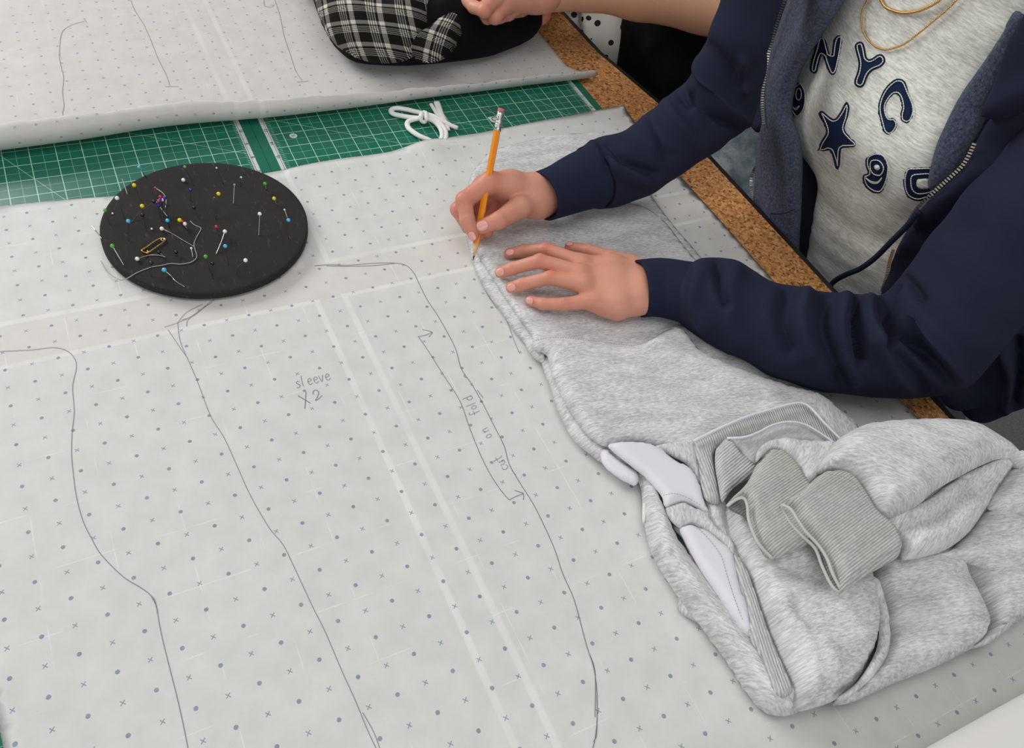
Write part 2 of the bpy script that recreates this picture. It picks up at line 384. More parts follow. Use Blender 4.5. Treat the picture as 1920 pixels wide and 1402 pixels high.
# ================================================================== pattern paper
PC = np.array([[-0.07146, -0.00687], [-0.46215, -46.2181], [2.0635, -7.8388], [-1.17573, 3.26705], [47.37852, 0.48097], [6.85049, -1.01438], [-7.62087, 9.87592], [1.36897, -0.29351], [-4.59614, 2.92106], [-2.10897, -0.27598]])
def lattice(xy):
    x, y = xy[:, 0], xy[:, 1]
    return np.stack([x ** a * y ** b for a in range(4) for b in range(4 - a)], 1) @ PC
def paper_material(name, trans, base=(214, 215, 211), showthrough=True, fade=1.0):
    m = Mat(name, srgb(*base), 0.55, spec=0.3)
    uvn = m.t.nodes.new('ShaderNodeUVMap'); U_, V_, _ = m.sep(uvn.outputs[0])
    fx = m.math('SUBTRACT', m.math('FRACT', m.math('ADD', U_, 100.5)), 0.5); fy = m.math('SUBTRACT', m.math('FRACT', m.math('ADD', V_, 100.5)), 0.5)
    ix = m.math('FLOOR', m.math('ADD', U_, 100.5)); iy = m.math('FLOOR', m.math('ADD', V_, 100.5))
    odd = m.math('MODULO', m.math('ADD', ix, iy), 2.0)
    rr = m.math('SQRT', m.math('ADD', m.math('MULTIPLY', fx, fx), m.math('MULTIPLY', fy, fy)))
    dot = m.math('LESS_THAN', rr, 0.075)
    ax_, ay_ = m.math('ABSOLUTE', fx), m.math('ABSOLUTE', fy)
    dd = m.math('MULTIPLY', m.math('ABSOLUTE', m.math('SUBTRACT', ax_, ay_)), 0.7071)
    crs = m.math('MULTIPLY', m.math('LESS_THAN', dd, 0.016), m.math('LESS_THAN', rr, 0.10))
    mark = m.math('ADD', m.math('MULTIPLY', dot, odd), m.math('MULTIPLY', crs, m.math('SUBTRACT', 1.0, odd)))
    oc = m.coord(); X, Y, Z = m.sep(oc)
    mott = m.noise(oc, 45, 4, 0.55); fine = m.noise(oc, 420, 3, 0.6)
    a = srgb(*[c - 5 for c in base]); b = srgb(*[min(255, c + 5) for c in base])
    c = m.mix(m.ramp(mott, [(0.3, (0, 0, 0, 1)), (0.7, (1, 1, 1, 1))]), a, b)
    c = m.mix(m.math('MULTIPLY', fine, 0.10), c, srgb(200, 200, 196))
    if showthrough:
        def bandf(cv, lo, hi):
            mid, hw = (lo + hi) / 2, (hi - lo) / 2
            t = m.math('DIVIDE', m.math('SUBTRACT', hw + .0008, m.math('ABSOLUTE', m.math('SUBTRACT', cv, mid))), .0016)
            return m.math('MINIMUM', m.math('MAXIMUM', t, 0.0), 1.0)
        vis = m.ramp(m.noise(oc, 9, 2), [(0.35, (0.35, 0.35, 0.35, 1)), (0.6, (1, 1, 1, 1))])
        colb = m.math('MAXIMUM', bandf(X, .188, .1937), bandf(X, .2157, .2215))
        rowb = m.math('MAXIMUM', bandf(Y, .2293, .2343), bandf(Y, .2800, .2855))
        edge_y = m.math('MULTIPLY', m.math('GREATER_THAN', Y, .2343), m.math('LESS_THAN', Y, .280))
        gap_x = m.math('MULTIPLY', m.math('GREATER_THAN', X, .1937), m.math('LESS_THAN', X, .2157))
        colb = m.math('MULTIPLY', colb, m.math('SUBTRACT', 1.0, edge_y)); rowb = m.math('MULTIPLY', rowb, m.math('SUBTRACT', 1.0, gap_x))
        col_top = m.math('SUBTRACT', 1.0, m.math('MULTIPLY', m.math('GREATER_THAN', Y, .82), 1.0))
        st = m.math('MULTIPLY', m.math('MAXIMUM', colb, rowb), m.sep(vis)[0])
        c = m.mix(m.math('MULTIPLY', st, 0.42), c, srgb(246, 245, 240))
        warm = m.math('MAXIMUM', edge_y, m.math('GREATER_THAN', X, .66))
        c = m.mix(m.math('MULTIPLY', warm, 0.35), c, srgb(218, 208, 202))
        # faint grid ghosting
        g = None
        for cv, off in ((X, .1755), (Y, .18)):
            t = m.math('ABSOLUTE', m.math('SUBTRACT', m.math('FRACT', m.math('ADD', m.math('DIVIDE', m.math('SUBTRACT', cv, off), .05096), 100.5)), 0.5))
            t = m.math('LESS_THAN', t, .009); g = t if g is None else m.math('MAXIMUM', g, t)
        gv = m.ramp(m.noise(oc, 26, 2), [(0.52, (0, 0, 0, 1)), (0.62, (1, 1, 1, 1))])
        c = m.mix(m.math('MULTIPLY', m.math('MULTIPLY', g, m.sep(gv)[0]), 0.38), c, srgb(244, 244, 240))
    inkv = m.ramp(m.noise(oc, 260, 2), [(0.3, srgb(96, 112, 150)), (0.7, srgb(128, 140, 168))])
    c = m.mix(m.math('MULTIPLY', mark, 0.78 * fade), c, inkv)
    m.base(c); m.bump(m.noise(oc, 60, 5, 0.6), 0.25, 0.0015)
    if trans:
        tb_ = m.n('ShaderNodeBsdfTranslucent'); tb_.inputs['Color'].default_value = srgb(236, 234, 228); mx = m.n('ShaderNodeMixShader'); mx.inputs[0].default_value = trans
        out = m.t.nodes['Material Output']; m.l(m.b.outputs[0], mx.inputs[1]); m.l(tb_.outputs[0], mx.inputs[2]); m.l(mx.outputs[0], out.inputs['Surface'])
    return m.m
def pz(xy):
    x, y = xy[:, 0], xy[:, 1]; q = np.stack([x, y, 0 * x], 1)
    z = .0032 + .0005 * (vnoise(q, .11, 1) + 1) + .0003 * (vnoise(q, .05, 2) + 1)
    return z
up_edge = [(-120, 398), (0, 386), (60, 380), (110, 376), (160, 371), (230, 366), (330, 352), (420, 338), (500, 324), (535, 318), (560, 311), (600, 303), (640, 296), (690, 290), (730, 284), (780, 271), (830, 261), (870, 254), (910, 247), (950, 239), (990, 231), (1020, 225), (1060, 218), (1100, 210), (1135, 203), (1166, 197)]
UE = np.array([P(u, v, .0056)[:2] for u, v in up_edge])
right_edge = [(1171, 199), (1178, 212), (1215, 258), (1290, 345), (1370, 433), (1455, 531), (1560, 632), (1650, 715), (1730, 791), (1830, 885), (1990, 1030), (2200, 1200)]
RE = np.array([P(u, v, .0045)[:2] for u, v in right_edge])
low = np.array([(0.60, -0.48), (-0.115, -0.48), (-0.1135, -0.089), (-0.1155, -0.069), (-0.13, 0.1), (-0.16, 0.44)])
poly = np.concatenate([UE, RE, low])
poly = np.concatenate([spline(np.concatenate([UE, RE]), .008, smooth=False), spline(low, .02, smooth=False)])
def ptop(xy, d):
    du = poly_dist(xy, UE)
    c_ = P(806, 272, .008)[:2]      # the sheet rides up over the ends of the cord
    return pz(xy) + .0014 * np.exp(-(du / .030) ** 2) + .0050 * np.exp(-((xy[:, 0] - c_[0]) ** 2 + (xy[:, 1] - c_[1]) ** 2) / .024 ** 2)
mp = Mat
v, f, d = slab_mesh(poly, .009, ptop, lambda xy, d: ptop(xy, d) - .00012)
paperm = paper_material('pattern_paper', 0)
sheet = obj('pattern_paper', v, f, paperm, uv=lattice(v[:, :2])); clean(sheet)
tag(sheet, 'large dot-and-cross pattern paper sheet with pencil lines, under the black disc and sweatpants', 'paper')

graph = Mat('graphite', srgb(138, 137, 139), 0.5).m
graph2 = Mat('graphite_dark', srgb(116, 115, 118), 0.5).m
def stroke(pts_px, width, zf, step, smooth=True):
    w3 = np.array([P(u, v, .0045)[:2] for u, v in pts_px]); c = spline(w3, step, smooth=smooth)
    t = np.gradient(c, axis=0); t /= np.linalg.norm(t, axis=1)[:, None] + 1e-12; nn = np.stack([-t[:, 1], t[:, 0]], 1)
    V = []; z = zf(c) + .00035
    for k in range(len(c)):
        for s in (1, -1): V.append((*(c[k] + s * nn[k] * width / 2), z[k]))
    Fc = [(2 * k, 2 * k + 1, 2 * k + 3, 2 * k + 2) for k in range(len(c) - 1)]
    return np.array(V), Fc
psurf = lambda c: ptop(c, None)
def draw(strokes, width, zf, parent, mat=graph, nm='pencil_line', label=None):
    v, f = merge([stroke(s, width, zf, .0007 if nm == 'handwriting' else .004, len(s) > 2) for s in strokes]); o = obj(nm, v, f, mat, parent, smooth=False)
    if label: o['label'] = label
    return o
draw([[(0, 658), (60, 655), (100, 651), (125, 657), (140, 672), (143, 690), (136, 725), (139, 770), (135, 810), (134, 850), (137, 885), (143, 930), (155, 975), (172, 1010), (190, 1040), (230, 1080), (262, 1100), (282, 1115), (293, 1135), (297, 1160), (305, 1200), (320, 1260), (335, 1320), (352, 1402), (366, 1500)],
      [(282, 1115), (290, 1124), (294, 1142)], [(284, 1119), (292, 1133), (295, 1150)]], .00055, psurf, sheet, label='curving pencil line on the left of the sheet')
draw([[(333, 605), (338, 640), (355, 680), (372, 720), (395, 780), (420, 820), (445, 875), (470, 930), (505, 990), (530, 1020), (550, 1060), (585, 1135), (610, 1185), (640, 1255), (665, 1310), (690, 1370), (705, 1402), (750, 1500)],
      [(315, 618), (335, 648), (352, 672)], [(308, 613), (330, 606), (360, 592), (385, 573)], [(333, 605), (350, 585), (380, 570)], [(340, 600), (365, 590), (395, 565), (402, 562)], [(350, 612), (352, 600), (370, 585), (398, 566)], [(680, 1335), (700, 1370), (712, 1402)]],
     .0005, psurf, sheet, label='long pencil line running down from under the black disc')
draw([[(590, 497), (620, 495), (650, 496), (680, 494), (720, 492), (757, 495), (775, 510), (785, 530), (800, 560), (820, 590), (840, 625), (855, 655), (865, 690), (885, 720), (905, 755), (925, 795), (945, 835), (955, 870), (975, 905), (1000, 945), (1020, 985), (1040, 1030), (1055, 1075), (1075, 1120), (1088, 1165), (1100, 1210), (1113, 1250), (1119, 1290), (1120, 1340), (1118, 1370), (1112, 1402), (1085, 1500)],
      [(612, 497), (650, 498), (700, 497), (740, 493)], [(1105, 1225), (1116, 1260), (1116, 1343)], [(1120, 1310), (1119, 1375), (1113, 1390)], [(960, 882), (967, 890)], [(895, 730), (906, 745)], [(872, 700), (870, 706), (874, 707)]],
     .00055, psurf, sheet, graph2, label='long curved pencil line with a turned corner at its top')
draw([[(784, 630), (805, 660), (830, 700), (862, 750), (880, 800), (900, 850), (920, 890), (940, 920), (955, 937)], [(784, 630), (797, 628), (811, 622)], [(792, 617), (800, 619), (811, 622), (804, 631)], [(955, 937), (968, 930), (982, 925)], [(965, 919), (974, 922), (982, 925), (981, 937)]],
     .0005, psurf, sheet, graph2, nm='fold_line', label='bracket line with two arrow heads')
draw([[(933, 567), (950, 600), (965, 640), (974, 661)], [(884, 486), (893, 505), (905, 533), (918, 558), (932, 578)]], .0005, psurf, sheet)
GLY = {'s': [[(.7, .9), (.4, 1), (.15, .8), (.4, .55), (.65, .3), (.4, 0), (.05, .1)]], 'l': [[(.2, 1.7), (.12, .8), (.15, 0)]],
       'e': [[(.1, .5), (.6, .6), (.6, .9), (.35, 1), (.1, .7), (.1, .3), (.35, 0), (.8, .2)]], 'v': [[(0, 1), (.3, 0), (.65, 1)]],
       'c': [[(.7, .85), (.4, 1), (.1, .6), (.15, .15), (.4, 0), (.75, .15)]], 'u': [[(.1, 1), (.1, .3), (.3, 0), (.6, .2), (.65, 1)], [(.65, 1), (.7, 0)]],
       't': [[(.3, 1.7), (.3, .2), (.5, 0)], [(-.1, 1), (.7, 1.05)]], 'o': [[(.35, 1), (.1, .6), (.2, .1), (.5, .05), (.65, .5), (.4, 1)]],
       'n': [[(.1, 1), (.1, 0)], [(.1, .6), (.4, 1), (.6, .8), (.65, 0)]], 'f': [[(.75, 1.6), (.5, 1.8), (.3, 1.4), (.3, -.2)], [(0, .9), (.7, .9)]],
       'd': [[(.6, .8), (.35, 1), (.05, .6), (.15, .1), (.45, 0), (.65, .3)], [(.7, 1.8), (.7, 0)]], 'X': [[(-.1, 1.4), (1.2, .1)], [(1.0, 1.6), (.35, -.4)]],
       '2': [[(0, 1.1), (.2, 1.5), (.6, 1.5), (.75, 1.1), (.4, .55), (.1, .3), (.5, .35), (1.1, .7)]]}
def write(s, x0, y0, dx, dy, size, adv, gap=0.0):
    out = []; d_ = np.array([dx, dy], float); d_ /= np.linalg.norm(d_); up_ = np.array([d_[1], -d_[0]]); o = np.array([x0, y0], float)
    for ch in s:
        if ch != ' ':
            for st in GLY[ch]: out.append([tuple(o + size * (a * d_ + b * up_)) for a, b in st])
        o = o + d_ * size * adv
    return out
draw(write('sleeve', 556, 727, 62, -16, 12, .95), .00045, psurf, sheet, graph2, nm='handwriting', label='pencilled word sleeve')
draw(write('X2', 565, 761, 40, -10, 15, 1.75), .00055, psurf, sheet, graph2, nm='handwriting', label='pencilled X2')
draw(write('cut', 954, 877, -13, -22, 11, 1.0), .0004, psurf, sheet, graph2, nm='handwriting', label='upside-down pencilled word cut')
draw(write('on', 923, 818, -11, -22, 11, 1.15), .0004, psurf, sheet, graph2, nm='handwriting', label='upside-down pencilled word on')
draw(write('fold', 899, 773, -10, -22, 10.5, .92), .0004, psurf, sheet, graph2, nm='handwriting', label='upside-down pencilled word fold')

# second sheet behind, curled up along its near edge
rb = [(-260, 318), (-120, 304), (0, 292), (150, 272), (310, 246), (560, 222), (750, 197), (900, 177), (1010, 163), (1114, 150)]
RB = spline(np.array([P(u, v, .0045)[:2] for u, v in rb]), .008)
def curl_sheet():
    rows = []; n = len(RB); ys = []
    far = 1.10
    for k in range(n):
        s = k / (n - 1); x, y = RB[k]
        r = .0185 * (1 - s) + .0115 * s + .0005 * math.sin(k * .35)
        end = math.radians(178 - 50 * min(1, max(0, (s - .35) / .4)) + 4 * math.sin(k * .8) + 3 * math.sin(k * 2.1))
        prof = []
        for t in np.linspace(0, 1, 20):            # from far to the start of the curl
            yy = far + (y + r - far) * t; prof.append((yy, None))
        for a in np.linspace(0, end, 30)[1:]:
            prof.append((y + r - r * math.sin(a) * 1.0, .0036 + r - r * math.cos(a)))
        rows.append((x, prof))
    V = []; UV = []
    for k, (x, prof) in enumerate(rows):
        acc = 0; prev = None; y -= .001 + .028 * (1 - s)
        for j, (yy, z) in enumerate(prof):
            xx = x
            if z is None:
                z = float(pz(np.array([[xx, yy]]))[0]); 
                # right border of the flat part runs a little inside the curl's end
                t = (yy - prof[19][0]) / (far - prof[19][0])
                if k > n - 8: xx = x - (.022 * min(1, t * 25) + .0 * t) * (1 - (n - 1 - k) / 8)
            V.append((xx, yy - (.30 * (z - .0036) if j > 19 else 0), z))
            if prev is not None: acc += math.hypot(yy - prev[0], z - prev[1])
            prev = (yy, z); UV.append(((xx / .0215 + 1.55) / .92, (far - acc - .6513) / .0215 / .9))
    m = len(rows[0][1]); Fc = [(k * m + j, (k + 1) * m + j, (k + 1) * m + j + 1, k * m + j + 1) for k in range(n - 1) for j in range(m - 1)]
    return np.array(V), Fc, np.array(UV)
v, f, uv = curl_sheet()
paper2 = paper_material('pattern_paper_far', .16, base=(224, 221, 217), fade=.8)
back = obj('pattern_paper', v, f, paper2, uv=uv)
md = back.modifiers.new('thickness', 'SOLIDIFY'); md.thickness = .00015
tag(back, 'far sheet of pattern paper curled up along its near edge, under the plaid bag', 'paper')
Z3 = lambda L: [(x / 3, y / 3) for x, y in L]
zsurf = lambda c: pz(c) + .0002
draw([Z3([(475, 118), (400, 140), (355, 170), (340, 210), (335, 270), (335, 330), (345, 380), (358, 440), (352, 520), (360, 590), (352, 640), (362, 680)]), Z3([(472, 103), (487, 125)])], .0006, zsurf, back, label='wavy pencil line at the far left')
draw([Z3([(735, 0), (760, 60), (810, 140), (850, 230), (890, 330), (935, 420), (955, 480)]), Z3([(928, 485), (1005, 485)])], .0006, zsurf, back)
draw([Z3([(1545, 0), (1575, 90), (1600, 210), (1635, 310), (1665, 400), (1700, 450)]), Z3([(1672, 460), (1735, 455)]), Z3([(1485, 0), (1490, 35), (1530, 40), (1540, 28)])], .0006, zsurf, back)

# rolled plain sheet at the near right corner
ra, rb_ = P(1738, 1404, .004), P(1925, 1302, .004)
dirr = (rb_ - ra) / np.linalg.norm(rb_ - ra); nr = np.array([dirr[1], -dirr[0], 0.0])
cv, n_ = [], 26; rr_ = .03
for s in np.linspace(-.25, .40, 14):
    for a in np.linspace(-1.2, 2.6, n_):
        rad = rr_ * (1 + .02 * math.sin(s * 20)); c_ = ra + dirr * s + nr * rr_ * 0.98; cv.append(c_ + np.array([0, 0, rad + .0015]) * 1.0 + (-nr * math.cos(a) * rad) + np.array([0, 0, math.sin(a) * rad]))
cf = [(i * n_ + j, (i + 1) * n_ + j, (i + 1) * n_ + j + 1, i * n_ + j + 1) for i in range(13) for j in range(n_ - 1)]
pw = Mat('plain_paper', srgb(222, 220, 215), 0.6, spec=.3); pw.bump(pw.noise(pw.coord(), 60, 4), .2, .001)
ro = obj('paper_roll', cv, cf, pw.m); md = ro.modifiers.new('thickness', 'SOLIDIFY'); md.thickness = .0003
tag(ro, 'plain white paper roll curling over the near right corner of the pattern sheet', 'paper roll')

# ================================================================== pin disc
DC = np.array([.1167, .3569]); DR = .0993; DZ0, DZ1 = .0063, .0150
foam = Mat('black_foam', srgb(38, 37, 37), 0.85, spec=.25)
fo = foam.coord()
sc_ = foam.ramp(foam.noise(foam.map(fo, (1, .25, 1), (0, 0, .6)), 260, 4, .7), [(0.60, (0, 0, 0, 1)), (0.78, (1, 1, 1, 1))])
foam.base(foam.mix(foam.math('MULTIPLY', foam.sep(sc_)[0], .55), foam.mix(foam.noise(fo, 14, 4), srgb(33, 32, 32), srgb(49, 47, 46)), srgb(104, 102, 102)))
foam.bump(foam.noise(fo, 500, 4, .6), .35, .0007)
V = []; prof = [(0, DZ0), (DR - .001, DZ0), (DR, DZ0 + .001), (DR, DZ1 - .0012), (DR - .0004, DZ1 - .0004), (DR - .0012, DZ1)]
prof += [(r, DZ1 + .0002 * math.sin(r * 90)) for r in np.linspace(DR - .004, 0, 22)]
n_ = 128
for r, z in prof:
    for k in range(n_):
        a = 2 * math.pi * k / n_; V.append((DC[0] + max(r, 1e-5) * math.cos(a), DC[1] + max(r, 1e-5) * math.sin(a), z))
Fc = [(i * n_ + k, i * n_ + (k + 1) % n_, (i + 1) * n_ + (k + 1) % n_, (i + 1) * n_ + k) for i in range(len(prof) - 1) for k in range(n_)]
disc = obj('pin_board', V, Fc, foam.m); tag(disc, 'round black foam pin disc stuck with coloured pins, on the pattern paper', 'pin board')

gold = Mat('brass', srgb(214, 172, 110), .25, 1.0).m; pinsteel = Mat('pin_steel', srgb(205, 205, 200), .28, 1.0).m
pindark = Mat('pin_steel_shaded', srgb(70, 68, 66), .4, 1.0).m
HEADS = {k: Mat('pin_' + k, c, .18, spec=.6).m for k, c in dict(cyan=srgb(80, 190, 235), yellow=srgb(240, 214, 20), white=srgb(245, 245, 242), green=srgb(84, 170, 66), red=srgb(205, 32, 54), blue=srgb(40, 48, 160), black=srgb(14, 14, 16), grey=srgb(170, 170, 165), brown=srgb(140, 96, 50)).items()}
z4 = lambda p_: (160 + p_[0] / 4.364, 290 + p_[1] / 4.364)
# head (crop px), shaft path (crop px), colour, head radius, head height, label
PINS = [((440, 103), [(500, 190)], 'cyan', .0018, .030, 'cyan-headed pin standing at the far left rim of the black disc'),
 ((305, 207), [(345, 325)], 'grey', .0009, .024, 'plain steel pin leaning out over the left rim beside a yellow pin'),
 ((400, 250), [(452, 375)], 'yellow', .0021, .026, 'yellow-headed pin at the upper left rim of the disc'),
 ((260, 355), [(325, 530)], 'white', .0021, .030, 'white-headed pin at the left rim above the green one'),
 ((162, 455), [(200, 575)], 'green', .0019, .026, 'green-headed pin nearest the left end of the disc'),
 ((223, 480), [], 'white', .0010, .0158, 'tiny white pin head pushed flat in beside the left green pin'),
 ((352, 543), [(355, 710)], 'cyan', .0021, .030, 'cyan-headed pin left of the pin cluster'),
 ((465, 420), [(495, 600)], 'yellow', .0021, .028, 'yellow-headed pin just above a black pin, left of the cluster'),
 ((468, 492), [(505, 630)], 'black', .0019, .026, 'black-headed pin directly below a yellow pin'),
 ((615, 345), [(640, 500)], 'red', .0018, .030, 'red-headed pin at the top of the cluster'),
 ((628, 368), [(640, 510)], 'white', .0018, .027, 'white-headed pin inside the cluster of blue and red pins'),
 ((648, 355), [(680, 520)], 'blue', .0018, .028, 'blue-headed pin at the right of the cluster'),
 ((602, 378), [(625, 550)], 'red', .0018, .029, 'red-headed pin low in the middle of the cluster'),
 ((612, 366), [(650, 530)], 'blue', .0016, .030, 'blue-headed pin between the two red ones of the cluster'),
 ((590, 394), [(622, 545)], 'blue', .0018, .027, 'blue-headed pin at the left of the cluster'),
 ((600, 414), [(676, 512)], 'blue', .0017, .025, 'blue-headed pin lowest in the cluster with a bright slanting shaft'),
 ((562, 382), [(500, 430), (440, 478), (375, 560)], 'black', .0019, .026, 'black-headed pin with a long curved dark shaft left of the cluster'),
 ((573, 272), [(630, 310), (660, 360), (657, 435)], 'red', .0013, .026, 'small red-headed pin with a bent bright shaft above the cluster'),
 ((672, 538), [(690, 605)], 'cyan', .0020, .024, 'cyan-headed pin below the cluster'),
 ((802, 207), [], 'white', .0021, .0166, 'white-headed pin pushed in near the far middle of the disc'),
 ((815, 100), [(890, 255)], 'green', .0017, .030, 'green-headed pin at the far rim of the disc'),
 ((862, 288), [(862, 380)], 'blue', .0018, .026, 'lone blue-headed pin near the far middle'),
 ((1074, 108), [(1130, 240)], 'white', .0010, .030, 'small white-headed pin at the far rim'),
 ((1090, 320), [(1068, 530)], 'yellow', .0021, .030, 'yellow-headed pin right of the middle'),
 ((1056, 352), [(1064, 535)], 'brown', .0009, .028, 'thin brown-headed pin left of the middle yellow pin'),
 ((1220, 245), [(1210, 405)], 'grey', .0011, .030, 'plain bright steel pin standing right of the middle yellow pin'),
 ((1275, 185), [(1270, 262)], 'white', .0011, .024, 'small white-headed pin at the far right'),
 ((1470, 237), [(1480, 292)], 'green', .0020, .022, 'green-headed pin at the right rim'),
 ((1545, 358), [(1566, 412)], 'yellow', .0020, .022, 'yellow-headed pin at the right rim'),
 ((1630, 450), [(1656, 522)], 'white', .0010, .022, 'thin pin with a tiny white head above the right cyan pin'),
 ((1662, 535), [(1659, 690)], 'cyan', .0020, .030, 'cyan-headed pin nearest the right end'),
 ((1427, 484), [(1419, 662)], 'white', .0020, .030, 'white-headed pin standing left of the right cyan pin'),
 ((890, 433), [(935, 530)], 'black', .0017, .024, 'black-headed pin in the centre of the disc'),
 ((1073, 590), [(1098, 672)], 'red', .0018, .024, 'lone red-headed pin in the right half'),
 ((1142, 628), [(1118, 700), (1090, 768), (1068, 815)], 'white', .0021, .022, 'white-headed pin with a thick bright shaft right of the centre'),
 ((1145, 748), [(1172, 905)], 'cyan', .0020, .030, 'cyan-headed pin below the bright-shafted white one'),
 ((985, 833), [(1048, 1020)], 'green', .0020, .030, 'light green-headed pin near the front of the disc'),
 ((1040, 890), [(1040, 990)], 'black', .0018, .024, 'black-headed pin right of the front green pin'),
 ((1311, 864), [(1240, 935), (1252, 1005)], 'white', .0021, .024, 'white-headed pin with a bent shaft at the front right'),
 ((772, 535), [(820, 605)], 'yellow', .0021, .025, 'yellow-headed pin touching a red and a white one in the centre'),
 ((800, 551), [(822, 600)], 'red', .0015, .021, 'red-headed pin squeezed between a yellow and a white one'),
 ((815, 566), [(830, 610)], 'white', .0020, .020, 'white-headed pin touching the central red one'),
 ((626, 605), [(700, 640), (800, 700), (885, 750)], 'white', .0021, .0175, 'white-headed pin lying toward the thread from the centre left'),
 ((543, 606), [], 'white', .0011, .0158, 'tiny white pin head left of the central lying pin'),
 ((867, 765), [(880, 840)], 'white', .0012, .020, 'tiny white-headed pin beside the bend of the thread'),
 ((222, 746), [(270, 828), (315, 905)], 'green', .0021, .026, 'green-headed pin at the lower left of the disc'),
 ((425, 852), [(520, 822), (590, 822), (655, 836)], 'white', .0021, .0175, 'white-headed pin with a bowed shaft lying below the safety pin'),
 ((603, 797), [(645, 835)], 'black', .0018, .020, 'black-headed pin right of the safety pin'),
 ((742, 797), [(742, 830)], 'black', .0018, .019, 'black-headed pin between the safety pin and the thread'),
 ((540, 885), [(540, 1000)], 'black', .0020, .026, 'black-headed pin below the thread at the front left'),
 ((645, 943), [(700, 990), (740, 1035), (812, 1080)], 'cyan', .0023, .020, 'cyan-headed pin lying with a bright shaft at the front'),
]
for k, (hd, path, colr, r, zh, lab) in enumerate(PINS):
    hp = P(*z4(hd), zh); e0 = empty('sewing_pin', (hp[0], hp[1], DZ1), lab, 'pin', 'pins stuck in the black disc')
    v, f = ball(hp, r, 12, 8); attach(obj('pin_head', v, f, HEADS[colr]), e0)
    if path:
        zs = np.linspace(zh, DZ1 - .0002, len(path) + 1)[1:]
        if zh < .0205 and len(path) > 1: zs = np.full(len(path), DZ1 + .0006)
        pts = [hp] + [P(*z4(q), z) for q, z in zip(path, zs)]
        pts = spline(np.array(pts), .0015)
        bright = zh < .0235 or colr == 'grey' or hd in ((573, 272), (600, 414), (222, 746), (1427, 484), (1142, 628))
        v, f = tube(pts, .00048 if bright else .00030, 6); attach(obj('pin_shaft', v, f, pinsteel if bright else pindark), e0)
    else:
        v, f = tube([hp, hp - np.array([0, 0, .004])], .0004, 6); attach(obj('pin_shaft', v, f, pinsteel), e0)
v, f = tube([P(*z4((55, 585)), .020), P(*z4((135, 685)), DZ1)], .0006, 6)
tag(obj('needle', v, f, pinsteel), 'thin steel needle sticking out over the left end of the black disc', 'needle')
# safety pin
sp = empty('safety_pin', P(*z4((550, 740)), DZ1), 'open brass-coloured safety pin lying on the black disc', 'safety pin')
q = lambda L, z=DZ1 + .0012: np.array([P(*z4(p_), z) for p_ in L])
v, f = tube(spline(q([(480, 775), (530, 735), (590, 695), (625, 682), (648, 684), (655, 698), (640, 715), (590, 750), (520, 800)]), .0015), .00065, 8); attach(obj('wire', v, f, gold), sp)
v, f = tube(spline(q([(632, 683), (620, 695), (632, 706), (646, 697), (640, 684)], DZ1 + .0022), .001), .00055, 8); attach(obj('coil', v, f, gold), sp)
v, f = tube(spline(q([(495, 760), (470, 780), (462, 790), (480, 800), (505, 806), (522, 800), (505, 790)]), .001), [.0008] * len(spline(q([(495, 760), (470, 780), (462, 790), (480, 800), (505, 806), (522, 800), (505, 790)]), .001)), 8, flat=1.8); attach(obj('cap', v, f, gold), sp)
thread = Mat('thread', srgb(170, 165, 158), .8).m
tp = [(858, 543), (895, 575), (940, 595), (946, 612), (915, 665), (890, 725), (898, 775), (912, 820), (905, 850), (860, 880), (780, 895), (700, 890), (630, 905), (540, 920), (430, 962), (380, 990), (340, 1012), (300, 1025), (275, 1020)]
t3 = [P(*z4(p_), DZ1 + .0007) for p_ in tp]
t3 += [P(*z4((258, 1013)), .0130), P(*z4((215, 985)), .0085), P(*z4((170, 940)), .0065), P(*z4((130, 870)), .0062)]
v, f = tube(spline(np.array(t3), .0015), .00042, 6); tag(obj('loose_thread', v, f, thread), 'long loose grey thread winding over the black disc and off its near edge', 'thread')

# ================================================================== white cord
cw = Mat('white_cord', srgb(238, 237, 233), .8, spec=.2); cw.bump(cw.noise(cw.coord(), 900, 3), .3, .0005)
cq = lambda L: spline(np.array([P(560 + x / 4.364, y / 4.364, z) for x, y, z in L]), .002)
cord = empty('knotted_cord', P(790, 220, .003), 'loop of white cord tied in a knot on the green cutting mat', 'cord')
def cordpart(L, r, flat=.8, nm='cord_strand'):
    p_ = cq(L); v, f = tube(p_, r, 12, flat=flat, up=(0, 0, 1)); attach(obj(nm, v, f, cw.m), cord)
cordpart([(1030, 932, .009), (950, 912, .007), (860, 892, .006), (795, 886, .006), (758, 902, .006), (768, 928, .006), (830, 946, .006), (930, 962, .007), (1015, 968, .009)], .0034)
cordpart([(1000, 965, .010), (940, 978, .007), (893, 1000, .006), (900, 1048, .006), (975, 1105, .006), (1070, 1148, .005), (1150, 1185, .005)], .0034)
cordpart([(1035, 968, .010), (1095, 985, .009), (1150, 1035, .007), (1175, 1095, .006), (1165, 1150, .005), (1150, 1180, .005)], .0032)
cordpart([(1050, 945, .012), (1120, 975, .010), (1180, 1030, .008), (1205, 1085, .006), (1200, 1150, .005)], .0030)
cordpart([(1030, 930, .010), (1110, 952, .011), (1200, 1000, .009), (1260, 1032, .007), (1302, 1047, .006)], .0030)
cordpart([(1215, 1065, .006), (1195, 1000, .006), (1165, 940, .006), (1145, 880, .006), (1128, 835, .006)], .0042, .45)
cordpart([(1180, 985, .006), (1130, 930, .006), (1082, 850, .006)], .0026, .6)
cordpart([(1010, 925, .0135), (1000, 955, .014), (1005, 990, .009), (1035, 995, .008), (1045, 960, .0135), (1040, 925, .012), (1015, 918, .011)], .0030, .8, 'knot')

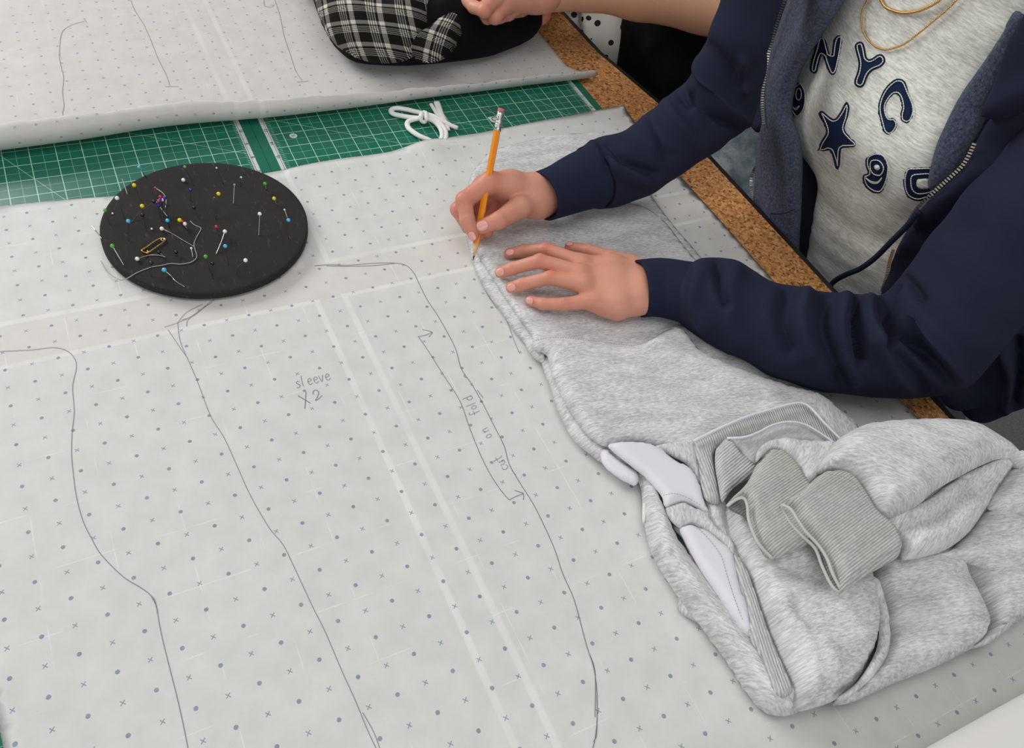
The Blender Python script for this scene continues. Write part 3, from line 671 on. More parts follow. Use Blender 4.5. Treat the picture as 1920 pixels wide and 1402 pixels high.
# ================================================================== pencil
T = P(887, 488, .0125); E = P(940, 204, .130)
ax = (E - T) / np.linalg.norm(E - T); LN = np.linalg.norm(E - T)
def hexes(stations, n=6, rot=0.0):
    a = np.array((0, 0, 1.0)); b1 = np.cross(ax, a); b1 /= np.linalg.norm(b1); b2 = np.cross(ax, b1); V = []
    for s, r in stations:
        for k in range(n): t = 2 * math.pi * k / n + rot; V.append(T + ax * s + r * (math.cos(t) * b1 + math.sin(t) * b2))
    m = len(stations); Fc = [(i * n + k, i * n + (k + 1) % n, (i + 1) * n + (k + 1) % n, (i + 1) * n + k) for i in range(m - 1) for k in range(n)]
    return V, Fc + [tuple(range(n))[::-1], tuple((m - 1) * n + k for k in range(n))]
pc = empty('pencil', T, 'orange hexagonal pencil with pink eraser held upright in the writing hand', 'pencil')
PR = .0037
v, f = hexes([(.0175, PR * .93), (.019, PR), (LN - .022, PR)], 6, .3); attach(obj('pencil_body', v, f, Mat('orange_paint', srgb(236, 140, 12), .28, spec=.6).m, smooth=False), pc)
wood = Mat('pencil_wood', srgb(214, 180, 134), .8)
v, f = hexes([(.0045, .0010), (.0178, PR * .95)], 24); attach(obj('sharpened_wood', v, f, wood.m), pc)
v, f = hexes([(0, .0003), (.0048, .0011)], 16); attach(obj('lead', v, f, Mat('lead', srgb(40, 40, 44), .4).m), pc)
v, f = hexes([(LN - .0225, PR * 1.0), (LN - .022, PR * 1.03), (LN - .019, PR * .96), (LN - .0175, PR * 1.05), (LN - .016, PR * .96), (LN - .012, PR * 1.0), (LN - .0095, PR * .94), (LN - .008, PR * 1.05), (LN - .0065, PR * .96), (LN - .003, PR * 1.03)], 24)
fer = Mat('ferrule', srgb(200, 200, 202), .3, 1.0); fer.bump(fer.noise(fer.coord(), 500, 2), .7, .001); attach(obj('ferrule', v, f, fer.m), pc)
v, f = hexes([(LN - .004, PR * .95), (LN - .0006, PR * .95), (LN, PR * .85)], 24); attach(obj('eraser', v, f, Mat('pink_eraser', srgb(214, 106, 116), .7).m), pc)

# ================================================================== cloth helpers
def knit(name, c_lo, c_hi, contrast=1.0, rib=0.0, stain=None, streak=(170, 680)):
    "marled jersey: streaks run along UV x; rib>0 gives knitted ribs across UV y with that pitch in metres"
    m = Mat(name, c_lo, .9, spec=.15); uvn = m.t.nodes.new('ShaderNodeUVMap'); uv = uvn.outputs[0]
    a = m.noise(m.map(uv, (streak[0], streak[1], 1)), 1.0, 5, .62); b = m.noise(m.map(uv, (22, 90, 1)), 1.0, 3, .5); c = m.noise(m.map(uv, (300, 1100, 1)), 1.0, 2, .5)
    s = m.math('ADD', m.math('ADD', m.math('MULTIPLY', a, .62), m.math('MULTIPLY', b, .28)), m.math('MULTIPLY', c, .10))
    h = .10 / contrast
    col = m.ramp(s, [(.5 - h, c_lo), (.5 + h, c_hi)])
    if stain: col = m.mix(m.math('MULTIPLY', m.sep(m.ramp(m.noise(m.map(uv, (1, 1, 1), loc=(3, 7, 0)), 22, 3), [(.45, (0, 0, 0, 1)), (.7, (1, 1, 1, 1))]))[0], .30), col, stain)
    m.b.inputs['Sheen Weight'].default_value = .15; m.b.inputs['Sheen Roughness'].default_value = .5
    if rib:
        V_ = m.sep(uv)[1]
        wv = m.math('SINE', m.math('MULTIPLY', V_, 2 * math.pi / rib)); g = m.math('MULTIPLY', m.math('ADD', wv, 1.0), .5)
        col = m.mix(m.math('MULTIPLY', m.math('POWER', m.math('SUBTRACT', 1.0, g), 3.0), .50), col, tuple([x * .42 for x in c_lo[:3]] + [1]))  # groove shade painted into the colour between the ribs
        m.bump(m.math('ADD', g, m.math('MULTIPLY', m.noise(m.map(uv, (2600, 300, 1)), 1.0, 1), .25)), .7, .0012)
    else:
        m.bump(m.math('ADD', a, m.math('MULTIPLY', c, .6)), .30, .0009)
    m.base(col); return m.m
GL, GH = srgb(176, 177, 177), srgb(228, 228, 228)
jersey = knit('grey_marl_jersey', GL, GH, 1.0)
fleece = knit('grey_marl_inside', srgb(176, 177, 178), srgb(208, 209, 209), .9)
ribm = knit('grey_rib_knit', srgb(186, 188, 187), srgb(222, 223, 221), .9, rib=.0023)
ribs = knit('stained_rib_knit', srgb(180, 182, 178), srgb(214, 215, 210), .9, rib=.0021, stain=srgb(176, 174, 146))
panel = Mat('white_panel_cloth', srgb(226, 224, 229), .8, spec=.2); panel.bump(panel.noise(panel.coord(), 700, 3), .2, .0006); panel = panel.m

def layer(name, outline, z, thick=.012, r=.012, mat=None, parent=None, grain=0.0, ridges=(), under=None, sp=.0042, sm=True, rough=.0012, wrap=False, seed=3):
    """puffy piece of cloth. outline: (u, v) or (u, v, z mm) picture points of its rim; z: rim height (m);
    thick: how far the top bulges; r: rim roundness; ridges: (polyline px, height m, width m)."""
    o = np.array([(p[0], p[1], (p[2] / 1000 if len(p) > 2 else z)) for p in outline], float)
    w3 = np.array([P(*q) for q in o]); c = spline(w3, max(.003, sp * .75), closed=True, smooth=sm)
    poly = c[:, :2]; zc = c[:, 2]; const = np.ptp(zc) < 1e-5
    th2 = thick if under is None else under
    def zbase(xy):
        if const: return np.full(len(xy), zc[0])
        out = np.empty(len(xy))
        for i in range(0, len(xy), 4000):
            d2 = ((xy[i:i + 4000, None, :] - poly[None]) ** 2).sum(2) + 1e-9; wt = d2 ** -1.5; out[i:i + 4000] = (wt @ zc) / wt.sum(1)
        return out
    lines = [(np.array([P(p[0], p[1], z + thick * .7)[:2] for p in L]), h, wd) for L, h, wd in ridges]
    lines = [(spline(L, .006), h, wd) for L, h, wd in lines]
    def top(xy, d):
        k = np.sqrt(np.clip(1 - (1 - np.clip(d / r, 0, 1)) ** 2, 0, 1)); zz = zbase(xy) + thick * k
        q = np.stack([xy[:, 0], xy[:, 1], 0 * d], 1)
        zz += k * rough * (vnoise(q, .045, seed) + .5 * vnoise(q, .02, seed + 1))
        for L, h, wd in lines: zz += k * h * np.exp(-(poly_dist(xy, L) / wd) ** 2)
        return zz
    def bot(xy, d): zb = zbase(xy); return np.maximum(zb - th2 * np.sqrt(np.clip(1 - (1 - np.clip(d / r, 0, 1)) ** 2, 0, 1)), np.minimum(zb, .0056))
    v, f, d = slab_mesh(poly, sp, top, bot, r)
    if isinstance(grain, tuple): gv = P(*grain[1], z) - P(*grain[0], z); grain = math.atan2(gv[1], gv[0])
    ca, sa = math.cos(grain), math.sin(grain); uv = np.stack([v[:, 0] * ca + v[:, 1] * sa, -v[:, 0] * sa + v[:, 1] * ca], 1)
    if wrap: uv = np.stack([(v[:, 0] + .7 * v[:, 2]) * ca + (v[:, 1] + v[:, 2]) * sa, -(v[:, 0] + .7 * v[:, 2]) * sa + (v[:, 1] + v[:, 2]) * ca], 1)
    if mat in (jersey, fleece): uv = uv + .003 * np.stack([vnoise(v, .04, 11), vnoise(v, .04, 12)], 1)
    ob = obj(name, v, f, mat or jersey); l = ob.data.uv_layers.new(name='UVMap')
    li = np.zeros(len(ob.data.loops), dtype=np.int32); ob.data.loops.foreach_get('vertex_index', li); l.data.foreach_set('uv', uv.astype(np.float32)[li].ravel())
    clean(ob)
    if parent: attach(ob, parent)
    return ob
def stitch(L, z, parent, color, step=.0028, ln=.0017, r=.00028, nm='stitching', fn=None):
    p_ = spline(np.array([fn(u, v) if fn else P(u, v, z) for u, v in L]), .0005); parts = []; k = 0; S_ = max(1, int(step / .0005)); l_ = max(1, int(ln / .0005))
    while k + l_ < len(p_): parts.append(tube(p_[k:k + l_ + 1], r, 5)); k += S_
    v, f = merge(parts); o = obj(nm, v, f, color)
    if parent: attach(o, parent)
    return o

# ================================================================== grey sweatpants
A = lambda L: [(980 + p[0] / 3, 600 + p[1] / 3) + tuple(p[2:]) for p in L]
B = lambda L: [(1140 + p[0] / 2.46, 780 + p[1] / 2.46) + tuple(p[2:]) for p in L]
Cc = lambda L: [(860 + p[0] / 4.364, 420 + p[1] / 4.364) + tuple(p[2:]) for p in L]
sw = empty('sweatpants', P(1350, 800, .005), 'pale grey marl sweatpants with white side panels, folded in a heap on the pattern paper', 'sweatpants')
GV = lambda X, p, q: (X([p])[0], X([q])[0])
GR = math.radians(-12)
layer('leg', [(880, 338), (893, 312), (928, 281), (1000, 262), (1080, 250), (1150, 262), (1225, 372), (1262, 421), (1300, 465), (1380, 560), (1450, 640), (1523, 735), (1607, 800), (1500, 830), (1300, 800), (1100, 700), (1000, 668), (985, 645), (963, 620), (938, 582), (906, 538), (886, 492), (874, 440), (872, 390)], .0085, .0035, .005, jersey, sw, GR, sp=.006, rough=.0008)
layer('leg', [(893, 455), (900, 420), (1000, 350), (1180, 380), (1240, 410), (1290, 470), (1400, 600), (1480, 700), (1300, 700), (1100, 690), (1010, 655), (996, 628), (975, 600), (948, 560), (922, 520), (898, 482)], .0145, .0035, .005, jersey, sw, GR, sp=.006, rough=.001,
      ridges=[([(915, 470), (960, 478), (1010, 500)], .002, .008), ([(1000, 610), (1050, 618), (1200, 630)], -.001, .008)])
# knee knob by the fold
layer('fold', Cc([(560, 950), (640, 955), (760, 935), (830, 960), (860, 1020), (760, 1060), (715, 1085), (700, 1130), (640, 1108), (585, 1050), (548, 990)]), .014, .006, .006, jersey, sw, GR, sp=.003,
      ridges=[(Cc([(590, 1000), (640, 970), (760, 960)]), .002, .003), (Cc([(600, 1050), (660, 1030), (720, 1040)]), -.002, .003)])
# far edge piece under the arm and corner with seam
layer('leg', [(1230, 618), (1285, 612), (1340, 650), (1440, 690), (1523, 735), (1560, 755), (1610, 803), (1560, 840), (1440, 800), (1300, 720), (1240, 650)], .0165, .004, .006, jersey, sw, GR, sp=.005)
# thigh
layer('thigh', A([(110, 215), (125, 300), (155, 375), (210, 540), (290, 680), (380, 755), (440, 800), (600, 860), (900, 820), (900, 500), (500, 200), (200, 150)]), .0125, .006, .007, jersey, sw, GR + .3, sp=.005)
layer('thigh', A([(60, 118), (200, 95), (420, 118), (620, 142), (720, 110), (800, 60), (870, 45), (930, 85), (1000, 170), (1150, 250), (1400, 345), (1625, 408), (1720, 500), (1700, 640), (1300, 720), (1000, 760), (740, 715), (600, 690), (480, 712), (400, 680), (320, 592), (230, 450), (165, 310), (133, 195), (60, 170)]), .0235, .007, .010, jersey, sw, GR, sp=.005, rough=.0018,
      ridges=[(A([(130, 195), (250, 160), (450, 190)]), .003, .008), (A([(720, 110), (850, 180), (1100, 300), (1400, 420)]), .0035, .010), (A([(300, 400), (600, 500), (1000, 600)]), .0025, .014), (A([(760, 300), (1050, 420), (1300, 470)]), -.003, .012), (A([(400, 110), (620, 145), (720, 112), (790, 62)]), -.0022, .0035), (A([(60, 118), (200, 96), (420, 120)]), -.0022, .0035), (A([(160, 400), (260, 560), (420, 660)]), .002, .010)])
stitch(A([(60, 118), (200, 97), (420, 120), (620, 143), (720, 112), (790, 66)]), .0308, sw, graph, r=.0002)
# hem flap by the forearm
layer('waistband', A([(1632, 408), (1700, 440), (1800, 530), (1880, 600), (1900, 680), (1760, 680), (1700, 590), (1620, 490), (1590, 460)]), .0275, .004, .004, jersey, sw, 1.2, sp=.003)
# ---- base of the heap
layer('leg', B([(330, 820), (322, 880), (335, 910), (430, 965), (620, 1100), (560, 900), (400, 820)]), .008, .004, .004, jersey, sw, .8, sp=.004)
layer('leg', B([(130, 265), (150, 330), (160, 410), (168, 500), (205, 640), (300, 800), (420, 960), (560, 1150), (650, 1290), (715, 1358), (800, 1384), (880, 1362), (905, 1300), (860, 1240), (760, 1200), (700, 1090), (640, 960), (540, 860), (450, 740), (370, 640), (290, 520), (240, 400), (200, 310)]), .013, .017, .016, jersey, sw, -1.0, sp=.0045,
      ridges=[(B([(200, 420), (280, 640), (420, 850), (600, 1100), (740, 1290)]), .004, .012), (B([(330, 560), (480, 800), (640, 1010)]), -.004, .008)])
layer('side_panel', A([(440, 730), (475, 725), (540, 790), (650, 868), (635, 930), (590, 915), (500, 860), (445, 800)]), .018, .004, .004, panel, sw, sp=.003)
layer('side_panel', B([(162, 362), (176, 370), (176, 450), (168, 500), (158, 470)]), .013, .006, .004, panel, sw, sp=.002)
layer('leg', B([(400, 440), (520, 380), (600, 560), (640, 860), (700, 1000), (780, 1150), (850, 1290), (815, 1295), (770, 1262), (720, 1130), (660, 1020), (560, 900), (470, 780), (400, 680), (340, 560), (300, 500)]), .020, .008, .010, fleece, sw, -1.1, sp=.004)
layer('side_panel', A([(480, 708), (520, 690), (600, 684), (690, 692), (760, 715), (860, 790), (945, 840), (990, 905), (1012, 985), (1045, 1090), (985, 1060), (900, 1028), (805, 1052), (780, 990), (700, 895), (620, 830), (540, 765)]), .0285, .006, .008, panel, sw, sp=.0035, rough=.0008)
layer('leg', A([(900, 1026), (812, 1050), (806, 1078), (830, 1125), (885, 1170), (950, 1150), (1030, 1190), (1120, 1260), (1180, 1340), (1190, 1260), (1110, 1180), (1048, 1120), (1045, 1088), (980, 1062)]), .028, .005, .006, jersey, sw, 1.0, sp=.003)
layer('side_panel', B([(330, 520), (370, 500), (420, 515), (470, 535), (530, 590), (572, 625), (590, 700), (612, 790), (650, 900), (662, 1020), (600, 965), (500, 820), (420, 700), (355, 580)]), .0275, .006, .008, panel, sw, sp=.0035, rough=.0008)
stitch(A([(790, 985), (860, 975), (930, 1000), (1000, 1040)]), .0352, sw, graph, r=.0002)
stitch(B([(400, 500), (460, 560), (520, 640), (545, 720), (580, 830), (625, 950)]), .0343, sw, graph, r=.0002)
layer('inner_rib', B([(578, 640), (590, 720), (608, 800), (642, 900), (655, 1025), (708, 1120), (745, 1235), (790, 1296), (830, 1290), (850, 1250), (790, 1110), (725, 950), (672, 790), (625, 680)]), .031, .004, .004, ribm, sw, GV(B, (640, 800), (760, 1150)), sp=.003)
stripe = Mat('seam_shadow_grey', srgb(150, 151, 152), .9).m
# pocket-ish wedge between cuffs and white panel
layer('leg', A([(740, 712), (960, 690), (1000, 900), (1035, 1020), (1115, 1020), (1150, 1200), (1230, 1400), (1200, 1400), (1140, 1250), (1048, 1110), (1010, 960), (940, 830), (850, 770)]), .0265, .005, .006, jersey, sw, 1.2, sp=.004)
# big folded legs
layer('leg', B([(540, 420), (545, 520), (570, 600), (630, 720), (690, 900), (760, 1080), (830, 1230), (848, 1312), (880, 1360), (960, 1342), (1040, 1312), (1130, 1240), (1200, 1130), (1236, 1010), (1240, 930), (1200, 740), (1100, 600), (900, 560), (700, 440)]), .026, .024, .022, jersey, sw, -.15, sp=.0045, rough=.002,
      ridges=[(B([(620, 560), (700, 660), (820, 700), (960, 760)]), -.008, .012), (B([(700, 760), (820, 940), (930, 1090), (965, 1200), (930, 1310)]), .006, .010), (B([(880, 980), (1000, 1110), (1035, 1220), (1020, 1310)]), .004, .008), (B([(850, 900), (960, 1100), (990, 1220)]), -.006, .006), (B([(1000, 640), (1120, 850), (1190, 1000)]), .005, .012), (B([(600, 640), (720, 950), (830, 1190)]), .005, .010), (B([(960, 640), (1060, 800), (1170, 960)]), -.004, .008)])
layer('leg', B([(1195, 700), (1240, 880), (1250, 1000), (1228, 1100), (1150, 1225), (1050, 1305), (1060, 1328), (1130, 1318), (1300, 1240), (1500, 1160), (1685, 1066), (1738, 1000), (1725, 930), (1690, 850), (1640, 760), (1600, 650), (1300, 600)]), .022, .024, .020, jersey, sw, -.25, sp=.0045, rough=.0022,
      ridges=[(B([(1290, 700), (1310, 900), (1320, 1050), (1250, 1190), (1130, 1290)]), .005, .009), (B([(1500, 700), (1600, 850), (1650, 960)]), .004, .014), (B([(1340, 760), (1360, 960), (1310, 1110)]), -.003, .010)])
layer('leg', B([(1195, 730), (1225, 800), (1243, 900), (1250, 1000), (1228, 1100), (1150, 1225), (1050, 1305), (1120, 1290), (1240, 1180), (1300, 1060), (1290, 900), (1250, 760)]), .040, .007, .008, jersey, sw, .9, sp=.0035)
layer('leg', B([(1590, 600), (1640, 740), (1700, 850), (1735, 930), (1742, 985), (1700, 1048), (1662, 1068), (1750, 1052), (1850, 980), (1990, 880), (2150, 760), (2200, 500), (1900, 420)]), .022, .026, .022, jersey, sw, -.25, sp=.005, rough=.0022,
      ridges=[(B([(1700, 700), (1790, 860), (1800, 980)]), .005, .010)])
layer('leg', B([(1480, 655), (1600, 600), (1740, 440), (1800, 425), (1900, 470), (2050, 520), (2080, 640), (1940, 690), (1830, 712), (1720, 695), (1620, 655)]), .046, .012, .014, jersey, sw, -.3, sp=.0045, rough=.0015)
layer('leg', B([(1870, 218), (1940, 190), (2120, 260), (2160, 480), (2000, 500), (1900, 468), (1750, 422), (1790, 330)]), .054, .014, .016, jersey, sw, -.3, sp=.0045)
layer('leg', B([(1240, 470), (1300, 440), (1450, 395), (1600, 285), (1760, 205), (1850, 210), (1868, 235), (1800, 330), (1740, 430), (1660, 540), (1560, 615), (1470, 645), (1400, 660), (1355, 650), (1345, 600), (1320, 545), (1270, 500)]), .056, .014, .016, jersey, sw, .5, sp=.004, rough=.0015,
      ridges=[(B([(1320, 510), (1450, 490), (1600, 400), (1760, 270)]), -.006, .010), (B([(1330, 530), (1380, 600), (1400, 640)]), -.003, .004), (B([(1420, 560), (1560, 540), (1680, 420)]), .005, .012)])
# waistbands
layer('waistband', A([(962, 680), (1010, 655), (1100, 610), (1250, 545), (1400, 500), (1500, 472), (1565, 465), (1620, 492), (1700, 580), (1800, 680), (1760, 720), (1600, 640), (1400, 650), (1200, 690), (1085, 735), (1085, 830), (1110, 1022), (1030, 1012), (1005, 930), (985, 800)]), .0335, .005, .006, ribm, sw, GV(A, (1300, 540), (1340, 640)), sp=.0035)
layer('waistband', A([(1150, 664), (1250, 658), (1330, 630), (1410, 590), (1500, 572), (1590, 588), (1680, 640), (1770, 700), (1740, 740), (1600, 700), (1400, 760), (1300, 840), (1230, 760)]), .0415, .005, .006, fleece, sw, .3, sp=.0035)
layer('waistband', A([(1085, 735), (1110, 700), (1150, 664), (1180, 680), (1220, 740), (1300, 810), (1330, 850), (1280, 890), (1190, 940), (1140, 1005), (1118, 1022), (1100, 930), (1082, 820)]), .0425, .005, .006, ribm, sw, GV(A, (1120, 990), (1250, 880)), sp=.003)
v, f = tube(spline(np.array([P(*q) for q in A([(962, 680, .041), (1100, 612, .043), (1250, 547, .044), (1400, 502, .044), (1500, 474, .044), (1565, 467, .044), (1620, 494, .044), (1700, 582, .044), (1790, 672, .044)])]), .002), .0013, 8); attach(obj('waistband_edge', v, f, panel), sw)
v, f = tube(spline(np.array([P(*q) for q in A([(1150, 664, .048), (1250, 658, .050), (1330, 630, .050), (1410, 590, .050), (1500, 573, .050), (1590, 589, .050), (1680, 641, .050), (1765, 700, .050)])]), .002), .0012, 8); attach(obj('waistband_edge', v, f, panel), sw)
# rear cuff and its leg end
layer('leg', B([(682, 215), (690, 160), (735, 118), (790, 108), (900, 118), (1000, 122), (1060, 140), (1040, 220), (970, 290), (905, 320), (880, 250), (820, 190), (760, 165), (710, 190)]), .058, .012, .012, jersey, sw, .6, sp=.004)
def cuff(outer, rim, z, thick, grain, mat, hollow, hz, lip=None):
    layer('cuff', B(outer), z, thick, .007, mat, sw, GV(B, *grain), sp=.003, rough=.001)
    layer('cuff_hollow_shade', B(hollow), hz, .0012, .003, dark_rib, sw, GV(B, *grain), sp=.0022)  # dark sheet standing in for the shade inside the cuff opening
    for L in (rim, lip):
        if L: v, f = tube(spline(np.array([P(*q) for q in B(L)]), .0018), .0013, 8); attach(obj('cuff_hem', v, f, mat), sw)
dark_rib = knit('rib_knit_hollow_shade', srgb(112, 113, 112), srgb(150, 150, 149), .9, rib=.0021)  # cuff rib darkened to paint the shade of the hollow
cuff([(545, 412), (575, 375), (640, 310), (690, 215), (735, 165), (790, 168), (850, 215), (905, 300), (960, 400), (960, 560), (925, 590), (840, 628), (757, 655), (700, 590), (655, 500), (640, 420), (615, 378), (575, 400)], [(550, 415, .064), (590, 385, .066), (625, 378, .067), (642, 410, .066), (650, 480, .064), (690, 580, .062), (757, 655, .058)], .056, .010, ((700, 560), (900, 420)), ribs,
     [(550, 415), (600, 382), (634, 385), (645, 440), (650, 490), (620, 462), (575, 440)], .055)
# front leg end (upper puff) and front cuff
layer('leg', B([(968, 262), (975, 225), (1010, 170), (1060, 108), (1120, 70), (1190, 48), (1330, 34), (1500, 32), (1640, 50), (1750, 100), (1850, 160), (1950, 215), (2050, 300), (2000, 330), (1880, 215), (1815, 196), (1720, 228), (1600, 290), (1500, 350), (1430, 410), (1340, 455), (1285, 468), (1235, 445), (1205, 395), (1165, 325), (1085, 272), (1020, 262)]), .068, .020, .020, jersey, sw, -.75, sp=.0045, rough=.002,
      ridges=[(B([(1200, 200), (1400, 150), (1650, 170)]), .005, .025), (B([(1150, 300), (1220, 380), (1260, 440)]), .003, .006)])
cuff([(800, 408), (850, 378), (920, 320), (985, 268), (1060, 262), (1130, 300), (1190, 385), (1230, 450), (1290, 500), (1335, 560), (1345, 635), (1290, 680), (1200, 730), (1130, 775), (1082, 812), (1060, 770), (1040, 720), (1012, 655), (970, 592), (916, 532), (878, 478), (846, 430)], [(800, 408, .074), (842, 428, .078), (876, 480, .078), (914, 534, .076), (970, 594, .074), (1010, 656, .072), (1038, 730, .069), (1082, 812, .064)], .066, .011, ((1000, 600), (1200, 455)), ribs,
     [(800, 410), (860, 435), (890, 480), (930, 530), (990, 592), (1025, 655), (1050, 740), (1082, 812), (1036, 786), (990, 695), (955, 610), (888, 548), (838, 494), (806, 440)], .0625, [(800, 409, .070), (812, 445, .066), (842, 494, .066), (890, 548, .066), (955, 610, .065), (988, 692, .064), (1036, 786, .062), (1080, 812, .062)])
stitch(B([(975, 252), (1030, 268), (1090, 282), (1150, 325), (1195, 395), (1225, 450)]), .083, sw, graph, r=.0002)

# ================================================================== people: skin
skin = Mat('skin', srgb(226, 170, 148), .46, spec=.35)
sa_ = skin.t.nodes.new('ShaderNodeVertexColor'); sa_.layer_name = 'tint'
sc2 = skin.mix(skin.math('MULTIPLY', skin.noise(skin.coord(), 160, 4, .6), .28), sa_.outputs[0], srgb(190, 116, 100))
skin.base(skin.mix(skin.math('MULTIPLY', skin.noise(skin.coord(), 38, 3), .25), sc2, srgb(222, 176, 152)))
skin.b.inputs['Subsurface Weight'].default_value = .12; skin.b.inputs['Subsurface Radius'].default_value = (.010, .004, .002); skin.b.inputs['Subsurface Scale'].default_value = .6
skin.bump(skin.math('ADD', skin.noise(skin.coord(), 900, 3, .6), skin.noise(skin.coord(), 200, 3, .6)), .22, .0008)
nailm = Mat('nail', srgb(228, 164, 152), .25, spec=.6).m
def tip3(q, X): a = X([q[:2]])[0]; return P(a[0], a[1], q[2] / 1000)
class Hand:
    def __init__(s, X, fingers, palm, kf=.0035, kp=.010, kb=.007):
        s.X = X; s.f = [[(tip3(q, X), q[3] * 1.05 / 1000) for q in L] for L in fingers]; s.p = [[(tip3(q, X), q[3] / 1000) for q in L] for L in palm]; s.k = (kf, kp, kb)
    def chain(s, p, L, k):
        d = None
        for (a, ra), (b, rb) in zip(L[:-1], L[1:]):
            e = seg_sdf(p, a, b, ra, rb); d = e if d is None else smin(d, e, k)
        return d
    def sdf(s, p):
        kf, kp, kb = s.k; d = None
        for L in s.p: e = s.chain(p, L, kp); d = e if d is None else smin(d, e, kp)
        fg = None
        for L in s.f:
            e = s.chain(p, L, .0012)
            for (c, r) in L[1:-1]:      # slightly fuller joints
                e = smin(e, np.linalg.norm(p - c, axis=1) - r * 1.03, .002)
            # blend with the palm near the root only
            root = L[0][0]; kk = np.clip(kb * (1.6 - np.linalg.norm(p - root, axis=1) / .030), .0008, kb)
            d0 = smin(d, e, kk); fg = d0 if fg is None else np.minimum(fg, d0)
        return fg
    def bounds(s):
        A_ = np.array([c for L in s.f + s.p for c, r in L]); return A_.min(0) - .022, A_.max(0) + .022
SK = np.array(srgb(210, 146, 122)[:3]); SKR = np.array(srgb(204, 100, 84)[:3]); SKP = np.array(srgb(220, 164, 138)[:3])
def skin_tint(V, reds, pales=()):
    c = np.repeat(SK[None], len(V), 0)
    for q, rad, a in reds:
        w_ = a * np.exp(-(np.linalg.norm(V - q, axis=1) / rad) ** 2); c = c * (1 - w_[:, None]) + SKR * w_[:, None]
    for q, rad, a in pales:
        w_ = a * np.exp(-(np.linalg.norm(V - q, axis=1) / rad) ** 2); c = c * (1 - w_[:, None]) + SKP * w_[:, None]
    return c
def creases(V, N, items):
    "fine grooves: (centre, direction across which it cuts, reach, depth, width)"
    for c, t, reach, dep, wd in items:
        t = t / np.linalg.norm(t); q = V - c; along = q @ t
        V = V - N * (dep * np.exp(-(along / wd) ** 2) * np.exp(-(np.linalg.norm(q, axis=1) / reach) ** 4))[:, None]
    return V
def grow(hand, h, relax_it=2):
    lo, hi = hand.bounds(); V, Fq = surface_nets(hand.sdf, lo, hi, h); return relax(V, Fq, relax_it), Fq
def nail(hand, fi, off, w, ln, parent, back=.0015, side=0.0, lift=.86):
    L = hand.f[fi]; (a, ra), (b, rb) = L[-2], L[-1]; t = b - a; t /= np.linalg.norm(t); c = b - t * back
    n = CAM - c; n /= np.linalg.norm(n); n = n + np.array(off); n -= t * (n @ t); n /= np.linalg.norm(n); s_ = np.cross(t, n)
    V = []; m = 9
    for i in range(m):
        for j in range(m):
            x, y = -1 + 2 * i / (m - 1), -1 + 2 * j / (m - 1)
            ex, ey = x * math.sqrt(1 - y * y / 2), y * math.sqrt(1 - x * x / 2); ang = ey * w / rb
            V.append(c + t * (ex * ln) + rb * 1.015 * (math.sin(ang) * s_ + math.cos(ang) * n) * 1.0 + n * (.00035 - .0012 * max(0, ex) ** 2 * .6))
    Fc = [(i * m + j, (i + 1) * m + j, (i + 1) * m + j + 1, i * m + j + 1) for i in range(m - 1) for j in range(m - 1)]
    o = obj('fingernail', V, Fc, nailm); attach(o, parent); md = o.modifiers.new('t', 'SOLIDIFY'); md.thickness = .0005; return o

X1 = lambda L: [(800 + p[0] / 4.364, 180 + p[1] / 4.364) for p in L]
XC = lambda L: [(860 + p[0] / 4.364, 420 + p[1] / 4.364) for p in L]
left_hand = Hand(XC, [
    [(1000, 322, 43, 8.6), (715, 206, 41, 6.5), (525, 220, 30, 5.9), (415, 240, 25, 5.3)],
    [(990, 405, 47, 8.8), (665, 302, 47, 6.9), (445, 362, 33, 6.2), (343, 396, 26, 5.7)],
    [(1015, 490, 45, 8.4), (748, 440, 43, 6.7), (525, 492, 31, 6.0), (430, 519, 25.5, 5.5)],
    [(1105, 625, 38, 8.0), (862, 655, 33, 6.1), (692, 653, 28, 5.5), (588, 627, 24.5, 5.1)],
    [(1400, 335, 36, 11), (1240, 282, 35, 8.2), (1062, 216, 33, 6.3), (906, 186, 26, 5.1)]],
    [[(1000, 322, 41, 8.8), (1250, 350, 40, 11.5), (1500, 392, 39, 11.5)], [(990, 405, 45, 9), (1250, 440, 42, 13), (1480, 470, 42, 14.5)],
     [(1015, 490, 43, 9), (1250, 530, 40, 13), (1470, 560, 42, 14.5)], [(1105, 625, 36, 9.5), (1280, 640, 36, 12), (1465, 625, 38, 11.5)],
     [(1180, 662, 33, 10), (1300, 668, 34, 11.5), (1450, 640, 35, 11)], [(1340, 430, 32, 12), (1500, 500, 38, 15)],
     [(1500, 395, 39, 11.5), (1760, 480, 42, 12)], [(1480, 520, 40, 15), (1760, 540, 42, 14)], [(1465, 625, 37, 11.5), (1760, 590, 42, 12)]])
